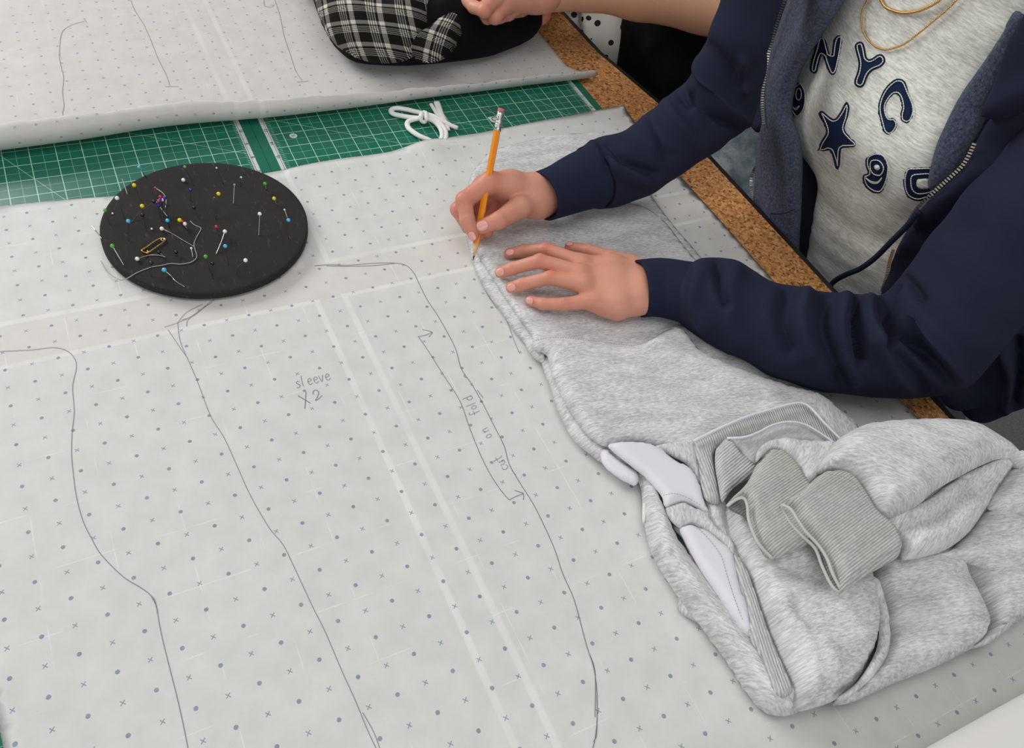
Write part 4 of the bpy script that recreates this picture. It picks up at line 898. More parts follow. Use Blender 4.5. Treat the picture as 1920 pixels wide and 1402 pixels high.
right_hand = Hand(X1, [
    [(520, 706, 70, 10.2), (308, 852, 58, 8.5), (332, 1010, 45, 7.3), (383, 1132, 34, 6.1)],
    [(460, 740, 58, 10), (258, 928, 44, 7.8), (340, 1068, 30, 6.8), (430, 1130, 26, 6.0)],
    [(530, 780, 46, 9.5), (345, 965, 31, 7.4), (430, 1085, 26, 6.8), (497, 1112, 26, 6.0)],
    [(610, 820, 38, 9), (480, 990, 27, 6.6), (600, 1040, 26, 5.6)],
    [(880, 850, 48, 15), (765, 905, 54, 11.8), (592, 1016, 51, 8.6), (455, 1068, 43, 7.3)]],
    [[(520, 706, 70, 10.4), (690, 720, 66, 13), (870, 765, 58, 15)], [(460, 740, 58, 10), (690, 760, 56, 13), (880, 800, 50, 16)],
     [(530, 780, 46, 9.5), (720, 820, 44, 13), (900, 850, 42, 15)], [(610, 820, 38, 9.5), (760, 870, 38, 12), (920, 880, 40, 14)],
     [(870, 765, 58, 15), (1100, 680, 56, 15)], [(900, 820, 50, 18), (1120, 740, 50, 18)], [(900, 875, 46, 16), (1140, 790, 44, 15)]], kb=.006)
VL, FL = grow(left_hand, .00105); VR, FR = grow(right_hand, .00105)
def joint_creases(h, spec):
    out = []
    for fi, ji, offs in spec:
        L = h.f[fi]; c = L[ji][0]; t = L[ji + 1][0] - L[ji - 1][0]; t = t / np.linalg.norm(t); up = CAM - c; up /= np.linalg.norm(up)
        for o_ in offs: out.append((c + t * o_ + up * L[ji][1] * .8, t, .006, .00045, .0007))
    return out
VL = creases(VL, vnormals(VL, FL), joint_creases(left_hand, [(0, 1, (-.002, 0, .002)), (0, 2, (-.001, .001)), (1, 1, (-.002, 0, .002)), (1, 2, (-.001, .001)), (2, 1, (-.002, .0, .002)), (2, 2, (-.001, .001)), (3, 1, (-.0015, .0015)), (3, 2, (0,)), (4, 2, (-.001, .001))]))
VR = creases(VR, vnormals(VR, FR), joint_creases(right_hand, [(4, 2, (-.002, 0, .002)), (0, 2, (-.001, .001)), (0, 1, (.004,))]))
up = np.array((0, 0, .006))
redL = [(L[1][0] + up, .010, .55) for L in left_hand.f[:4]] + [(L[2][0], .008, .30) for L in left_hand.f] + [(L[-1][0] + .3 * up, .008, .50) for L in left_hand.f] + [(L[0][0] + up, .013, .12) for L in left_hand.f[:4]] + [(tip3((1110, 680, 45), XC), .016, .4)]
redR = [(L[1][0] + up, .011, .55) for L in right_hand.f[:4]] + [(L[-1][0], .010, .50) for L in right_hand.f] + [(L[0][0] + up, .016, .4) for L in right_hand.f[:3]] + [(right_hand.f[4][2][0], .012, .35)]
CL = skin_tint(VL, redL, [(tip3((1330, 500, 50), XC), .03, .5)]); CR = skin_tint(VR, redR, [(tip3((880, 780, 60), X1), .03, .5)])

# ================================================================== person in the navy hoodie
girl = empty('person', (.90, .14, -.76), 'person in a navy zip hoodie and grey T-shirt, drawing with a pencil', 'person')
def Q(u, v, z): return P(u, v, z / 1000)
# body core (arms and trunk inside the clothes), joined with the two hands as one mesh
core_ch = [[(Q(1225, 540, 40), .019), (Q(1480, 626, 50), .022), (Q(1740, 662, 60), .022), (Q(1860, 520, 135), .026), (np.array((.92, -.02, .30)), .03)],
           [(Q(1040, 355, 52), .019), (Q(1250, 262, 78), .024), (Q(1345, 200, 105), .024), (Q(1378, 90, 178), .016), (Q(1412, -30, 240), .014), (np.array((.92, .33, .35)), .03), (np.array((.95, .30, .30)), .04)],
           [(np.array((.93, -.02, .30)), .04), (np.array((.95, .30, .30)), .045)], [(np.array((.94, .14, .30)), .06), (np.array((.95, .14, -.15)), .07)]]
def core_sdf(p):
    d = None
    for L in core_ch:
        for (a, ra), (b, rb) in zip(L[:-1], L[1:]):
            e = seg_sdf(p, a, b, ra, rb); d = e if d is None else smin(d, e, .01)
    return d
Vc, Fc_ = surface_nets(core_sdf, (.38, -.14, -.26), (1.04, .42, .42), .006)
nV = [VL, VR, Vc]; allF = []; o_ = 0
for vv, ff in zip(nV, (FL, FR, Fc_)): allF.append(np.asarray(ff) + o_); o_ += len(vv)
body = obj('body', np.concatenate(nV), np.concatenate(allF), skin.m, col=np.concatenate([CL, CR, np.repeat(SK[None], len(Vc), 0)])); attach(body, girl)
for fi, w_, ln, bk, off in ((0, .0036, .0044, .0015, (0, .25, 0)), (1, .0040, .0046, .001, (0, .1, 0)), (2, .0038, .0046, .001, (0, 0, 0)), (3, .0034, .0040, .0012, (0, -.1, 0)), (4, .003, .004, .001, (0, .9, 0))):
    nail(left_hand, fi, off, w_, ln, body, bk)
nail(right_hand, 4, (-.3, 0, .1), .0056, .0060, body, .001); nail(right_hand, 0, (-.5, -.2, 0), .0040, .0048, body, -.001)

# ---- navy sweatshirt cloth
def cloth_navy(name, a, b, rib=0):
    m = Mat(name, a, .92, spec=.12); co = m.coord(); n1 = m.noise(co, 700, 3, .6); n2 = m.noise(co, 24, 4, .6)
    m.base(m.mix(m.math('MULTIPLY', n1, .7), m.mix(n2, a, b), b)); m.b.inputs['Sheen Weight'].default_value = .07; m.b.inputs['Sheen Roughness'].default_value = .4; m.b.inputs['Sheen Tint'].default_value = srgb(90, 100, 150)
    m.bump(m.math('ADD', n1, m.noise(co, 1600, 2)), .35, .0006); return m.m
navy = cloth_navy('navy_sweatshirt', srgb(27, 30, 46), srgb(40, 44, 62)); navyc = cloth_navy('navy_rib', srgb(26, 30, 47), srgb(37, 42, 62))
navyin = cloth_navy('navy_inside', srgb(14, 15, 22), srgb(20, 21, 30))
fl = Mat('fleece_lining', srgb(66, 74, 96), .95, spec=.1); fc = fl.coord(); fn = fl.noise(fc, 330, 5, .75)
fl.base(fl.ramp(fn, [(.34, srgb(44, 50, 68)), (.5, srgb(78, 87, 112)), (.68, srgb(112, 121, 146))])); fl.bump(fl.math('ADD', fn, fl.noise(fc, 90, 4, .6)), 1.0, .004); fl.b.inputs['Sheen Weight'].default_value = .2; fl = fl.m
def folds(V, N, lines, base_sd=0):
    "press drapery folds given as picture polylines into the side that faces them"
    uv = pj(V); face = ((CAM - V) * N).sum(1) / np.linalg.norm(CAM - V, axis=1); k = np.clip(face * 1.6, 0, 1); D = np.zeros(len(V))
    for L, h, wd in lines:
        c = spline(np.array(L, float), 6.0); D += 2.0 * h * np.exp(-(poly_dist(uv, c) / wd) ** 2)
    return V + N * (D * k)[:, None]
def sleeve(name, ch, h, lines, parent, mat=navy, k=.018, it=3, lo=None, hi=None, extra=0.0022, floor_z=.019):
    ch = [[(Q(*q[:3]) if len(q) == 4 else q[0], (q[3] / 1000 if len(q) == 4 else q[1])) for q in L] for L in ch]
    A_ = np.array([c for L in ch for c, r in L]); rm = max(r for L in ch for c, r in L)
    def fn_(p):
        d = None
        for L in ch:
            for (a, ra), (b, rb) in zip(L[:-1], L[1:]): e = seg_sdf(p, a, b, ra, rb); d = e if d is None else smin(d, e, k)
        return d
    V, Fq = surface_nets(fn_, A_.min(0) - rm - .01 if lo is None else lo, A_.max(0) + rm + .01 if hi is None else hi, h)
    V = relax(V, Fq, it); N = vnormals(V, Fq); V = V + N * (extra * (vnoise(V, .05, 5) + .5 * vnoise(V, .025, 6)))[:, None]
    V = folds(V, vnormals(V, Fq), lines)
    if floor_z is not None:
        on = V[:, 0] < .756; V[on, 2] = np.maximum(V[on, 2], floor_z + .3 * (V[on, 2] - floor_z))
    o = obj(name, V, Fq, mat); 
    if parent: attach(o, parent)
    return o
hood = empty('hoodie', (.86, .14, .1)); attach(hood, girl)
XS = lambda L: [(1280 + p[0] / 3, 420 + p[1] / 3) for p in L]
sleeve('sleeve', [[(1318, 556, 48, 34), (1350, 566, 50, 39.5), (1400, 594, 49, 38), (1480, 626, 52, 42), (1560, 643, 55, 45), (1640, 652, 57, 45), (1715, 652, 60, 44), (1778, 662, 60, 35)],
                  [(1750, 655, 62, 40), (1800, 592, 105, 45), (1850, 510, 145, 52), (1915, 410, 195, 50), (2020, 300, 250, 54), (np.array((.91, -.03, .31)), .066)], [(1715, 640, 62, 42), (1775, 570, 105, 44), (1820, 500, 140, 44)]],
       .0028, [(XS([(200, 200), (205, 330), (240, 450)]), -.006, 9), (XS([(110, 230), (60, 420), (120, 560)]), .004, 14), (XS([(300, 250), (250, 420), (300, 640)]), .003, 20),
               (XS([(600, 380), (560, 520), (600, 700)]), -.006, 16), (XS([(700, 370), (660, 520), (720, 720)]), .005, 16), (XS([(820, 400), (800, 560), (850, 740), (900, 880)]), -.007, 15),
               (XS([(920, 400), (880, 560), (900, 720), (960, 860)]), .006, 15), (XS([(985, 420), (980, 560), (995, 720), (1000, 760)]), -.011, 7), (XS([(1060, 400), (1030, 520), (1090, 640), (1180, 700)]), .006, 14),
               (XS([(1130, 430), (1175, 560), (1190, 650), (1150, 680)]), -.010, 10), (XS([(1150, 440), (1220, 560), (1330, 680), (1440, 800), (1510, 880)]), -.012, 12), (XS([(1200, 720), (1300, 850), (1360, 960)]), -.006, 14),
               (XS([(1280, 560), (1380, 640), (1470, 740), (1520, 860)]), .007, 18), (XS([(1060, 660), (1170, 780), (1280, 940)]), .005, 16), (XS([(1180, 290), (1190, 350), (1130, 400)]), -.008, 8), (XS([(1230, 290), (1290, 360), (1330, 420)]), -.005, 10)], hood)
XR = lambda L: [(860 + p[0] / 3.097, p[1] / 3.097) for p in L]
sleeve('sleeve', [[(1120, 330, 54, 36), (1150, 322, 56, 36), (1195, 308, 62, 33), (1250, 268, 78, 35), (1305, 228, 96, 37), (1352, 188, 108, 39)], [(1352, 188, 108, 39), (1370, 130, 150, 34), (1390, 60, 200, 28), (1415, -20, 240, 27), (1450, -100, 270, 30), (np.array((.92, .33, .35)), .055)]],
       .0028, [(XR([(800, 800), (850, 900), (870, 1040), (860, 1180)]), -.005, 7), (XR([(760, 800), (820, 880), (950, 1000), (1100, 1050)]), .004, 14), (XR([(860, 850), (980, 950), (1130, 1010)]), -.005, 10), (XR([(1080, 620), (1180, 780), (1220, 900)]), -.004, 12), (XR([(1160, 540), (1260, 700), (1400, 850)]), .004, 14),
               (XR([(1240, 470), (1300, 560), (1340, 600)]), -.006, 9), (XR([(1340, 450), (1380, 560), (1500, 680), (1640, 740)]), -.007, 11), (XR([(1380, 350), (1440, 500), (1560, 640), (1700, 740)]), .006, 14), (XR([(1440, 260), (1560, 400), (1640, 480)]), -.004, 12), (XR([(1650, 350), (1640, 440), (1660, 520)]), .004, 8), (XR([(1280, 460), (1350, 480)]), .004, 8)], hood)
def cuffp(pts, radii, flat, parent, lining=True):
    p_ = spline(np.array([np.append(Q(*q), r / 1000) for q, r in zip(pts, radii)]), .003); v, f = tube(p_[:, :3], p_[:, 3], 48, caps=False, flat=flat, up=(0, 0, 1))
    o = obj('cuff', v, f, navyc); md = o.modifiers.new('t', 'SOLIDIFY'); md.thickness = .0028; md.offset = 1; attach(o, parent); return o
cuffp([(1199, 541, 39), (1240, 539, 41), (1290, 548, 45), (1330, 556, 48)], [27.6, 28.5, 30, 33], .92, hood)
cuffp([(1018, 368, 54), (1050, 357, 54), (1090, 340, 54), (1130, 326, 55)], [25.5, 27, 31, 34], .90, hood)
# stitched seams where cuffs meet sleeves
def ringseam(c, nxt, r, flat, parent):
    c = Q(*c); t = Q(*nxt) - c; t /= np.linalg.norm(t); n_ = np.array((0, 0, 1.)) - t * t[2]; n_ /= np.linalg.norm(n_); b_ = np.cross(t, n_)
    pts = [c + r * (math.cos(a) * n_ * flat + math.sin(a) * b_) for a in np.linspace(0, 2 * math.pi, 60, endpoint=False)]
    v, f = tube(pts, .0011, 6, closed=True); attach(obj('seam', v, f, navyin), parent)
ringseam((1302, 550, 46), (1330, 556, 48), .0335, .82, hood); ringseam((1112, 333, 54.5), (1130, 326, 55), .0362, .92, hood)

# ---- trunk: chest surface
FO = np.array((.805, .16, 0.)); FX = np.array((0, -1., 0)); FY = np.array((-.08, 0, .9968)); FN = np.array((-.9968, 0, -.08))
def hh(a, b): return .036 * np.exp(-((b - .165) / .062) ** 2) * np.exp(-(np.maximum(0, abs(a - .01) - .05) / .06) ** 2) - 1.3 * a * a + .02 * np.clip(b - .2, 0, 1)
def Fab(u, v, off=0.0):
    d = ray(u, v); t = np.linspace(.35, 1.9, 400)
    def g(t): X = CAM + np.outer(t, d) - FO; a, b = X @ FX, X @ FY; return X @ FN - hh(a, b) - off, a, b
    q, a, b = g(t); k = np.argmax(q < 0) if (q < 0).any() else len(t) - 1; t = np.linspace(t[max(k - 1, 0)], t[k], 200)
    q, a, b = g(t); k = int(np.argmin(abs(q))); return float(a[k]), float(b[k])
def F3(a, b, h): return FO + a * FX + b * FY + h * FN
def Fp(u, v, off=0.0): a, b = Fab(u, v, off); return F3(a, b, hh(a, b) + off)
def fpanel(name, outline, off, thick, r, mat, parent, ridges=(), under=.004, sp=.006, grain=0.0, sm=True, rough=.001):
    c = spline(np.array([Fab(p[0], p[1], p[2] / 1000 if len(p) > 2 else off) for p in outline]), sp * .75, closed=True, smooth=sm)
    offs = np.array([p[2] / 1000 if len(p) > 2 else off for p in outline]); anc = np.array([Fab(p[0], p[1], o2) for p, o2 in zip(outline, offs)])
    def ob_(xy):
        if np.ptp(offs) < 1e-6: return np.full(len(xy), offs[0])
        d2 = ((xy[:, None] - anc[None]) ** 2).sum(2) + 1e-8; w_ = d2 ** -1.5; return (w_ @ offs) / w_.sum(1)
    lines = [(spline(np.array([Fab(p[0], p[1], off) for p in L]), .006), h, wd) for L, h, wd in ridges]
    def top(xy, d):
        k = np.sqrt(np.clip(1 - (1 - np.clip(d / r, 0, 1)) ** 2, 0, 1)); q = np.stack([xy[:, 0], xy[:, 1], 0 * d], 1)
        z_ = hh(xy[:, 0], xy[:, 1]) + ob_(xy) + k * (thick + rough * vnoise(q, .04, 9))
        for L, h, wd in lines: z_ += k * h * np.exp(-(poly_dist(xy, L) / wd) ** 2)
        return z_
    def bot(xy, d): return hh(xy[:, 0], xy[:, 1]) + ob_(xy) - under * np.sqrt(np.clip(1 - (1 - np.clip(d / r, 0, 1)) ** 2, 0, 1))
    v, f, d = slab_mesh(c, sp, top, bot, r); ca, sn = math.cos(grain), math.sin(grain); uv = np.stack([v[:, 0] * ca + v[:, 1] * sn, -v[:, 0] * sn + v[:, 1] * ca], 1)
    W = FO + v[:, :1] * FX + v[:, 1:2] * FY + v[:, 2:3] * FN
    o = obj(name, W, f, mat, uv=uv); clean(o); attach(o, parent); return o
tee = knit('grey_marl_tshirt', srgb(190, 191, 184), srgb(238, 239, 231), 1.0, streak=(90, 520))
shirt = empty('t_shirt', (.86, .14, .05)); attach(shirt, girl)
fpanel('shirt_body', [(1560, -80), (1500, 60), (1462, 150), (1464, 215), (1480, 250), (1500, 286), (1524, 316), (1534, 338), (1531, 380), (1523, 430), (1514, 480), (1508, 510), (1540, 560), (1600, 630), (1700, 650), (1820, 540), (1930, 300), (1995, 100), (1960, -80)], 0.0, .012, .03, tee, shirt, under=.09, sp=.007, grain=.05, rough=.002,
       ridges=[([(1535, 350), (1600, 420), (1680, 450)], -.004, .010), ([(1530, 420), (1580, 470), (1650, 500)], .004, .007), ([(1525, 460), (1560, 510), (1620, 540)], -.003, .006), ([(1530, 390), (1600, 450), (1670, 480)], .003, .006), ([(1540, 480), (1590, 530)], .003, .006), ([(1620, 380), (1700, 360), (1800, 200), (1880, 60)], .002, .015), ([(1500, 120), (1560, 60)], .002, .01)])
SH = .0125
patchm = cloth_navy('patch_twill', srgb(20, 32, 60), srgb(30, 42, 74)); stm = Mat('cream_stitch', srgb(214, 214, 196), .8).m
ZC = lambda L: [(1280 + p[0] / 3, p[1] / 3) for p in L]
def inset(c, d):
    t = np.roll(c, -1, 0) - np.roll(c, 1, 0); t /= np.linalg.norm(t, axis=1)[:, None] + 1e-9; n_ = np.stack([-t[:, 1], t[:, 0]], 1)
    q = c + n_ * d
    if not inside(q[::5], c).mean() > .5: q = c - n_ * d
    return q[poly_dist(q, c, True) > d * .88]
def chain_stitch(line_px, parent, r=.00052, closed=True):
    p_ = spline(np.array([Fp(u, v, SH + .0022) for u, v in line_px]), .0006, closed=closed)
    rr = r * (1 + .35 * np.sin(np.arange(len(p_)) * 2 * math.pi / 4.2)); v, f = tube(p_, rr, 6, closed=closed); attach(obj('stitching', v, f, stm), parent)
def patch(name, outline, inner=(), hole=None, sm=True, label=None):
    px_ = ZC(outline); e0 = fpanel(name, px_, SH - .001, .0022, .0022, patchm, shirt, under=.001, sp=.0028, sm=sm, rough=.0003)
    if label: e0['label'] = label
    c = spline(np.array(px_), 2.0, closed=True, smooth=sm); q = inset(c, 4.6); 
    chain_stitch([tuple(x) for x in q[::2]], e0)
    for L in inner: chain_stitch(ZC(L), e0, closed=True)
    if hole: fpanel('hole', ZC(hole), SH + .0026, .0008, .001, tee, e0, under=.0005, sp=.0025)
    return e0
patch('letter_patch', [(735, 414), (716, 395), (722, 345), (745, 270), (760, 215), (785, 201), (804, 215), (822, 280), (836, 308), (846, 240), (862, 203), (885, 194), (904, 205), (900, 260), (887, 330), (870, 400), (848, 424), (826, 414), (805, 365), (784, 312), (765, 370), (755, 405)], label='navy letter N patch')
patch('letter_patch', [(985, 236), (1012, 238), (1025, 270), (1037, 325), (1060, 330), (1100, 305), (1130, 312), (1140, 345), (1117, 376), (1068, 398), (1042, 428), (1022, 478), (998, 493), (970, 480), (966, 450), (983, 400), (988, 350), (973, 290), (968, 255)], label='navy letter Y patch')
patch('letter_patch', [(1165, 466), (1205, 442), (1248, 455), (1278, 520), (1303, 580), (1308, 630), (1288, 682), (1255, 696), (1226, 678), (1222, 640), (1230, 605), (1222, 560), (1208, 535), (1190, 535), (1168, 558), (1150, 592), (1150, 625), (1163, 658), (1190, 660), (1211, 685), (1210, 718), (1185, 753), (1155, 763), (1128, 742), (1112, 690), (1097, 620), (1105, 560), (1132, 503)], label='navy letter C patch')
patch('number_patch', [(645, 462), (668, 460), (694, 498), (703, 550), (693, 612), (662, 658), (630, 663), (602, 622), (595, 580), (610, 540), (612, 500)], inner=[[(643, 505), (657, 497), (667, 520), (664, 552), (648, 562), (637, 540)], [(606, 585), (630, 610), (655, 596), (634, 618)]], label='navy number 9 patch by the lining')
patch('star_patch', [(921, 572), (938, 600), (931, 660), (914, 725), (945, 768), (980, 802), (972, 828), (930, 832), (893, 838), (886, 890), (882, 950), (864, 952), (850, 900), (828, 848), (795, 854), (760, 848), (775, 800), (805, 748), (795, 700), (768, 636), (790, 626), (848, 668), (882, 635), (905, 592)], label='navy star patch')
patch('number_patch', [(1045, 868), (1085, 853), (1132, 863), (1163, 908), (1168, 960), (1153, 1030), (1122, 1083), (1080, 1088), (1033, 1058), (1012, 1015), (1016, 983), (1040, 972), (1027, 930), (1028, 893)], inner=[[(1062, 905), (1105, 905), (1130, 945), (1110, 985), (1070, 975), (1055, 940)], [(1030, 1000), (1060, 1020), (1095, 1024), (1120, 1000), (1096, 1030), (1060, 1027)]], hole=[(1078, 930), (1100, 928), (1110, 945), (1100, 958), (1080, 952)], label='navy number 9 patch')
patch('number_patch', [(1260, 943), (1310, 936), (1390, 934), (1450, 950), (1450, 1100), (1390, 1115), (1325, 1133), (1270, 1114), (1243, 1070), (1238, 1000)], inner=[[(1290, 990), (1330, 980), (1400, 982), (1415, 1030), (1400, 1075), (1330, 1090), (1295, 1070), (1284, 1030)]], hole=[(1318, 1012), (1345, 1006), (1385, 1008), (1388, 1058), (1345, 1064), (1318, 1050)], label='navy number 0 patch')

# ---- hoodie fronts
zipm = Mat('zip_metal', srgb(206, 200, 184), .3, 1.0).m
def zipper(line, off, parent, step=.0030):
    p_ = spline(np.array([Fp(u, v, off) for u, v in line]), step); parts = []
    for i in range(1, len(p_) - 1):
        t = p_[i + 1] - p_[i - 1]; t /= np.linalg.norm(t); n_ = CAM - p_[i]; n_ -= t * (n_ @ t); n_ /= np.linalg.norm(n_); s_ = np.cross(t, n_)
        vv, ff = box(-step * .27, -.0018, -.0006, step * .27, .0018, .0007); parts.append((p_[i] + vv[:, :1] * t + vv[:, 1:2] * s_ + vv[:, 2:] * n_, ff))
    v, f = merge(parts); attach(obj('zipper', v, f, zipm, smooth=False), parent)
fpanel('front_panel', [(1395, -80), (1492, -80), (1476, 0), (1461, 50), (1447, 100), (1439, 160), (1436, 205), (1436, 238), (1415, 246), (1400, 200), (1385, 150), (1378, 60)], .045, .008, .012, navy, hood, under=.015, sp=.006, ridges=[([(1455, -20), (1440, 60), (1425, 130), (1420, 210)], -.003, .004)])
fpanel('lining', [(1470, -80), (1600, -80), (1580, 0), (1548, 50), (1522, 90), (1494, 140), (1482, 180), (1479, 215), (1492, 258), (1498, 300), (1498, 380), (1495, 440), (1490, 510), (1470, 530), (1440, 460), (1424, 420), (1421, 380), (1423, 320), (1428, 260), (1434, 235), (1432, 200), (1436, 150), (1443, 100), (1456, 50)], .032, .014, .018, fl, hood, under=.012, sp=.005, rough=.003,
       ridges=[([(1560, 0), (1500, 90), (1460, 180), (1452, 300), (1460, 420)], .006, .014), ([(1480, 0), (1460, 90), (1445, 200)], -.003, .006)])
stitch([(1428, 392), (1445, 400), (1470, 400), (1490, 392)], .0, hood, navyin, r=.0005, fn=lambda u, v: Fp(u, v, .049))
zipper([(1476, -14), (1470, 5), (1455, 50), (1441, 100), (1433, 150), (1429, 195), (1432, 236)], .055, hood)
zipper([(1425, 304), (1412, 322), (1408, 345), (1413, 372), (1419, 396)], .035, hood)
fpanel('inside_panel', [(1484, 225), (1510, 280), (1545, 330), (1545, 440), (1535, 520), (1580, 590), (1480, 545), (1440, 470), (1405, 410), (1408, 330), (1440, 250)], -.055, .004, .01, navyin, hood, under=.004, sp=.01)
# her left front
fpanel('lining', [(1905, 20), (1880, 62), (1850, 108), (1800, 180), (1765, 250), (1748, 300), (1743, 355), (1775, 350), (1810, 310), (1838, 262), (1862, 210), (1900, 130), (1940, 60)], .022, .008, .010, fl, hood, under=.010, sp=.005, rough=.002)
fpanel('front_panel', [(1832, 262), (1820, 292), (1806, 316), (1775, 345), (1745, 372), (1718, 402), (1698, 436), (1680, 470), (1668, 510), (1660, 560), (1760, 640), (2080, 560), (2100, 200), (1960, 170), (1870, 210)], .034, .012, .012, navy, hood, under=.03, sp=.007, ridges=[([(1850, 260), (1900, 280), (1990, 290)], -.005, .010), ([(1760, 400), (1850, 330), (1960, 300)], .006, .015), ([(1720, 440), (1760, 420), (1800, 380)], -.004, .008)])
fpanel('hood_edge', [(1960, -80), (1935, 0), (1896, 68), (1872, 130), (1852, 190), (1846, 214), (1880, 226), (1980, 190), (2110, 200), (2100, -80)], .046, .016, .014, navy, hood, under=.03, sp=.007, ridges=[([(1925, 30), (1892, 100), (1868, 190)], -.004, .004), ([(1855, 205), (1900, 190), (1960, 160)], .005, .01)])
zipper([(1829, 264), (1818, 288), (1803, 312), (1772, 341), (1742, 368), (1715, 396), (1702, 420)], .047, hood)
zipper([(1676, 466), (1668, 490), (1662, 520), (1652, 548)], .030, hood, .0022)
dc = spline(np.array([Fp(u, v, o2) for u, v, o2 in ((1722, 396, .052), (1700, 424, .052), (1672, 452, .050), (1640, 484, .045), (1612, 504, .035), (1588, 514, .030), (1566, 526, .028), (1552, 542, .028), (1546, 556, .025))]), .001)
v, f = tube(dc, .0030 * (1 + .10 * np.sin(np.arange(len(dc)) * 1.6)), 10); attach(obj('drawcord', v, f, navyc), hood)
# hanging side of the hoodie beside and below the elbow
sleeve('body_panel', [[(1900, 600, 60, 50), (1890, 690, -20, 45), (1842, 752, -70, 26)], [(2000, 600, 40, 60), (1990, 690, -30, 40)], [(1880, 640, 0, 50), (1800, 740, -50, 20)]], .004, [([(1880, 650), (1895, 720), (1880, 800)], .006, 10), ([(1910, 640), (1912, 700), (1900, 760)], -.010, 9)], hood, floor_z=None)
sleeve('back_panel', [[(np.array((.945, .00, .28)), .075), (np.array((.955, .28, .29)), .075)], [(np.array((.95, .14, .28)), .095), (np.array((.96, .13, -.16)), .095)], [(np.array((.96, .05, .22)), .085), (np.array((.97, .06, -.16)), .085)]], .007, [], hood, floor_z=None, k=.03)
# jeans under the table edge
den = Mat('light_denim', srgb(150, 172, 186), .85); dn = den.noise(den.map(den.coord(), (1, 1, .35)), 60, 5, .7)
den.base(den.ramp(dn, [(.36, srgb(160, 182, 196)), (.62, srgb(222, 232, 236))])); den.bump(den.noise(den.coord(), 1400, 2), .4, .0006)
sleeve('jeans', [[(1410, 230, -110, 52), (1340, 345, -150, 46)], [(1400, 240, -110, 50), (np.array((.92, .16, -.18)), .07)], [(1340, 345, -150, 46), (np.array((.80, .30, -.62)), .045)]], .006, [([(1350, 270), (1345, 330)], -.004, 3)], girl, den.m, floor_z=None)
# necklaces
def chain(name, line, r, off, label):
    p_ = spline(np.array([Fp(u, v, off) for u, v in ZC(line)]), .0005); i = np.arange(len(p_)); parts = []
    for ph in (0, math.pi):
        t = np.gradient(p_, axis=0); t /= np.linalg.norm(t, axis=1)[:, None]; n_ = np.cross(t, FN); n_ /= np.linalg.norm(n_, axis=1)[:, None]; b_ = np.cross(t, n_)
        w_ = i * 2 * math.pi / 7 + ph; parts.append(tube(p_ + r * .6 * (np.cos(w_)[:, None] * n_ + np.sin(w_)[:, None] * b_), r * .62, 6))
    v, f = merge(parts); tag(obj(name, v, f, gold), label, 'necklace')
chain('necklace', [(1095, -40), (1115, 0), (1142, 40), (1200, 65), (1260, 72), (1330, 60), (1400, 30), (1445, 0), (1480, -40)], .0014, SH + .003, 'thick gold rope chain worn highest on the grey T-shirt')
chain('necklace', [(1060, -40), (1040, 0), (1012, 60), (1008, 130), (1025, 195), (1070, 250), (1130, 277), (1180, 272), (1250, 245), (1330, 185), (1420, 110), (1480, 60), (1540, 0), (1590, -60)], .0010, SH + .0022, 'thin gold chain hanging lowest on the grey T-shirt')

# ================================================================== second person with the plaid bag
friend = empty('person', (.92, .60, -.76), 'person in black beyond the far table edge reaching over a plaid bag with bare forearm', 'person')
hnd = Hand(lambda L: [(560 + p[0] / 3, p[1] / 3) for p in L], [
    [(1090, 10, 100, 11), (1045, 60, 98, 8.5), (985, 40, 92, 7.6), (945, 5, 88, 7)],
    [(1160, 20, 92, 11.5), (1105, 92, 86, 9.5), (1062, 100, 76, 7.8), (1020, 60, 70, 7)],
    [(1200, 20, 84, 11), (1180, 78, 76, 8.5), (1130, 98, 68, 7.5), (1090, 90, 64, 7)],
    [(1250, 0, 80, 10), (1250, 60, 70, 7.6), (1210, 74, 64, 7)],
    [(1150, -60, 105, 11), (1060, -40, 105, 9), (990, -30, 98, 7.5)]],
    [[(1090, -10, 100, 13), (1300, -50, 100, 22)], [(1160, 10, 92, 14), (1320, -30, 96, 24)], [(1250, 0, 84, 13), (1380, -30, 96, 24)]], kb=.010)
other = Hand(lambda L: [(560 + p[0] / 3, p[1] / 3) for p in L], [[(1430, -60, 60, 12), (1400, 20, 50, 9), (1385, 85, 42, 8.2), (1370, 112, 36, 7.2)]], [[(1430, -60, 60, 12), (1480, -120, 60, 16)]])
VA, FA = grow(hnd, .0018); VB, FB = grow(other, .0016)
arm_ch = [(Q(985, -14, 96), .026), (Q(1100, -28, 98), .032), (Q(1200, -22, 102), .040), (Q(1320, -4, 110), .044), (Q(1440, 30, 120), .046), (np.array((1.02, .60, .14)), .05)]
arm2 = [(Q(1050, -50, 60), .02), (Q(1150, -80, 60), .03), (np.array((1.0, .95, .12)), .04)]
def fsdf(p):
    d = None
    for L in (arm_ch, arm2):
        for (a, ra), (b, rb) in zip(L[:-1], L[1:]): e = seg_sdf(p, a, b, ra, rb); d = e if d is None else smin(d, e, .012)
    return smin(d, smin(seg_sdf(p, np.array((1.02, .60, .14)), np.array((1.05, .75, .16)), .05, .05), seg_sdf(p, np.array((1.0, .95, .12)), np.array((1.05, .75, .16)), .04, .05), .01), .01)
Ac = np.array([c for c, r in arm_ch + arm2] + [(1.05, .75, .16)])
VCc, FCc = surface_nets(fsdf, Ac.min(0) - .06, Ac.max(0) + .06, .006)
allV = np.concatenate([VA, VB, VCc]); allF = np.concatenate([FA, FB + len(VA), FCc + len(VA) + len(VB)])
tint = np.concatenate([skin_tint(VA, [(L[1][0], .012, .5) for L in hnd.f]), skin_tint(VB, [(other.f[0][2][0], .03, .7)]), np.repeat(np.array(srgb(214, 164, 132)[:3])[None], len(VCc), 0)])
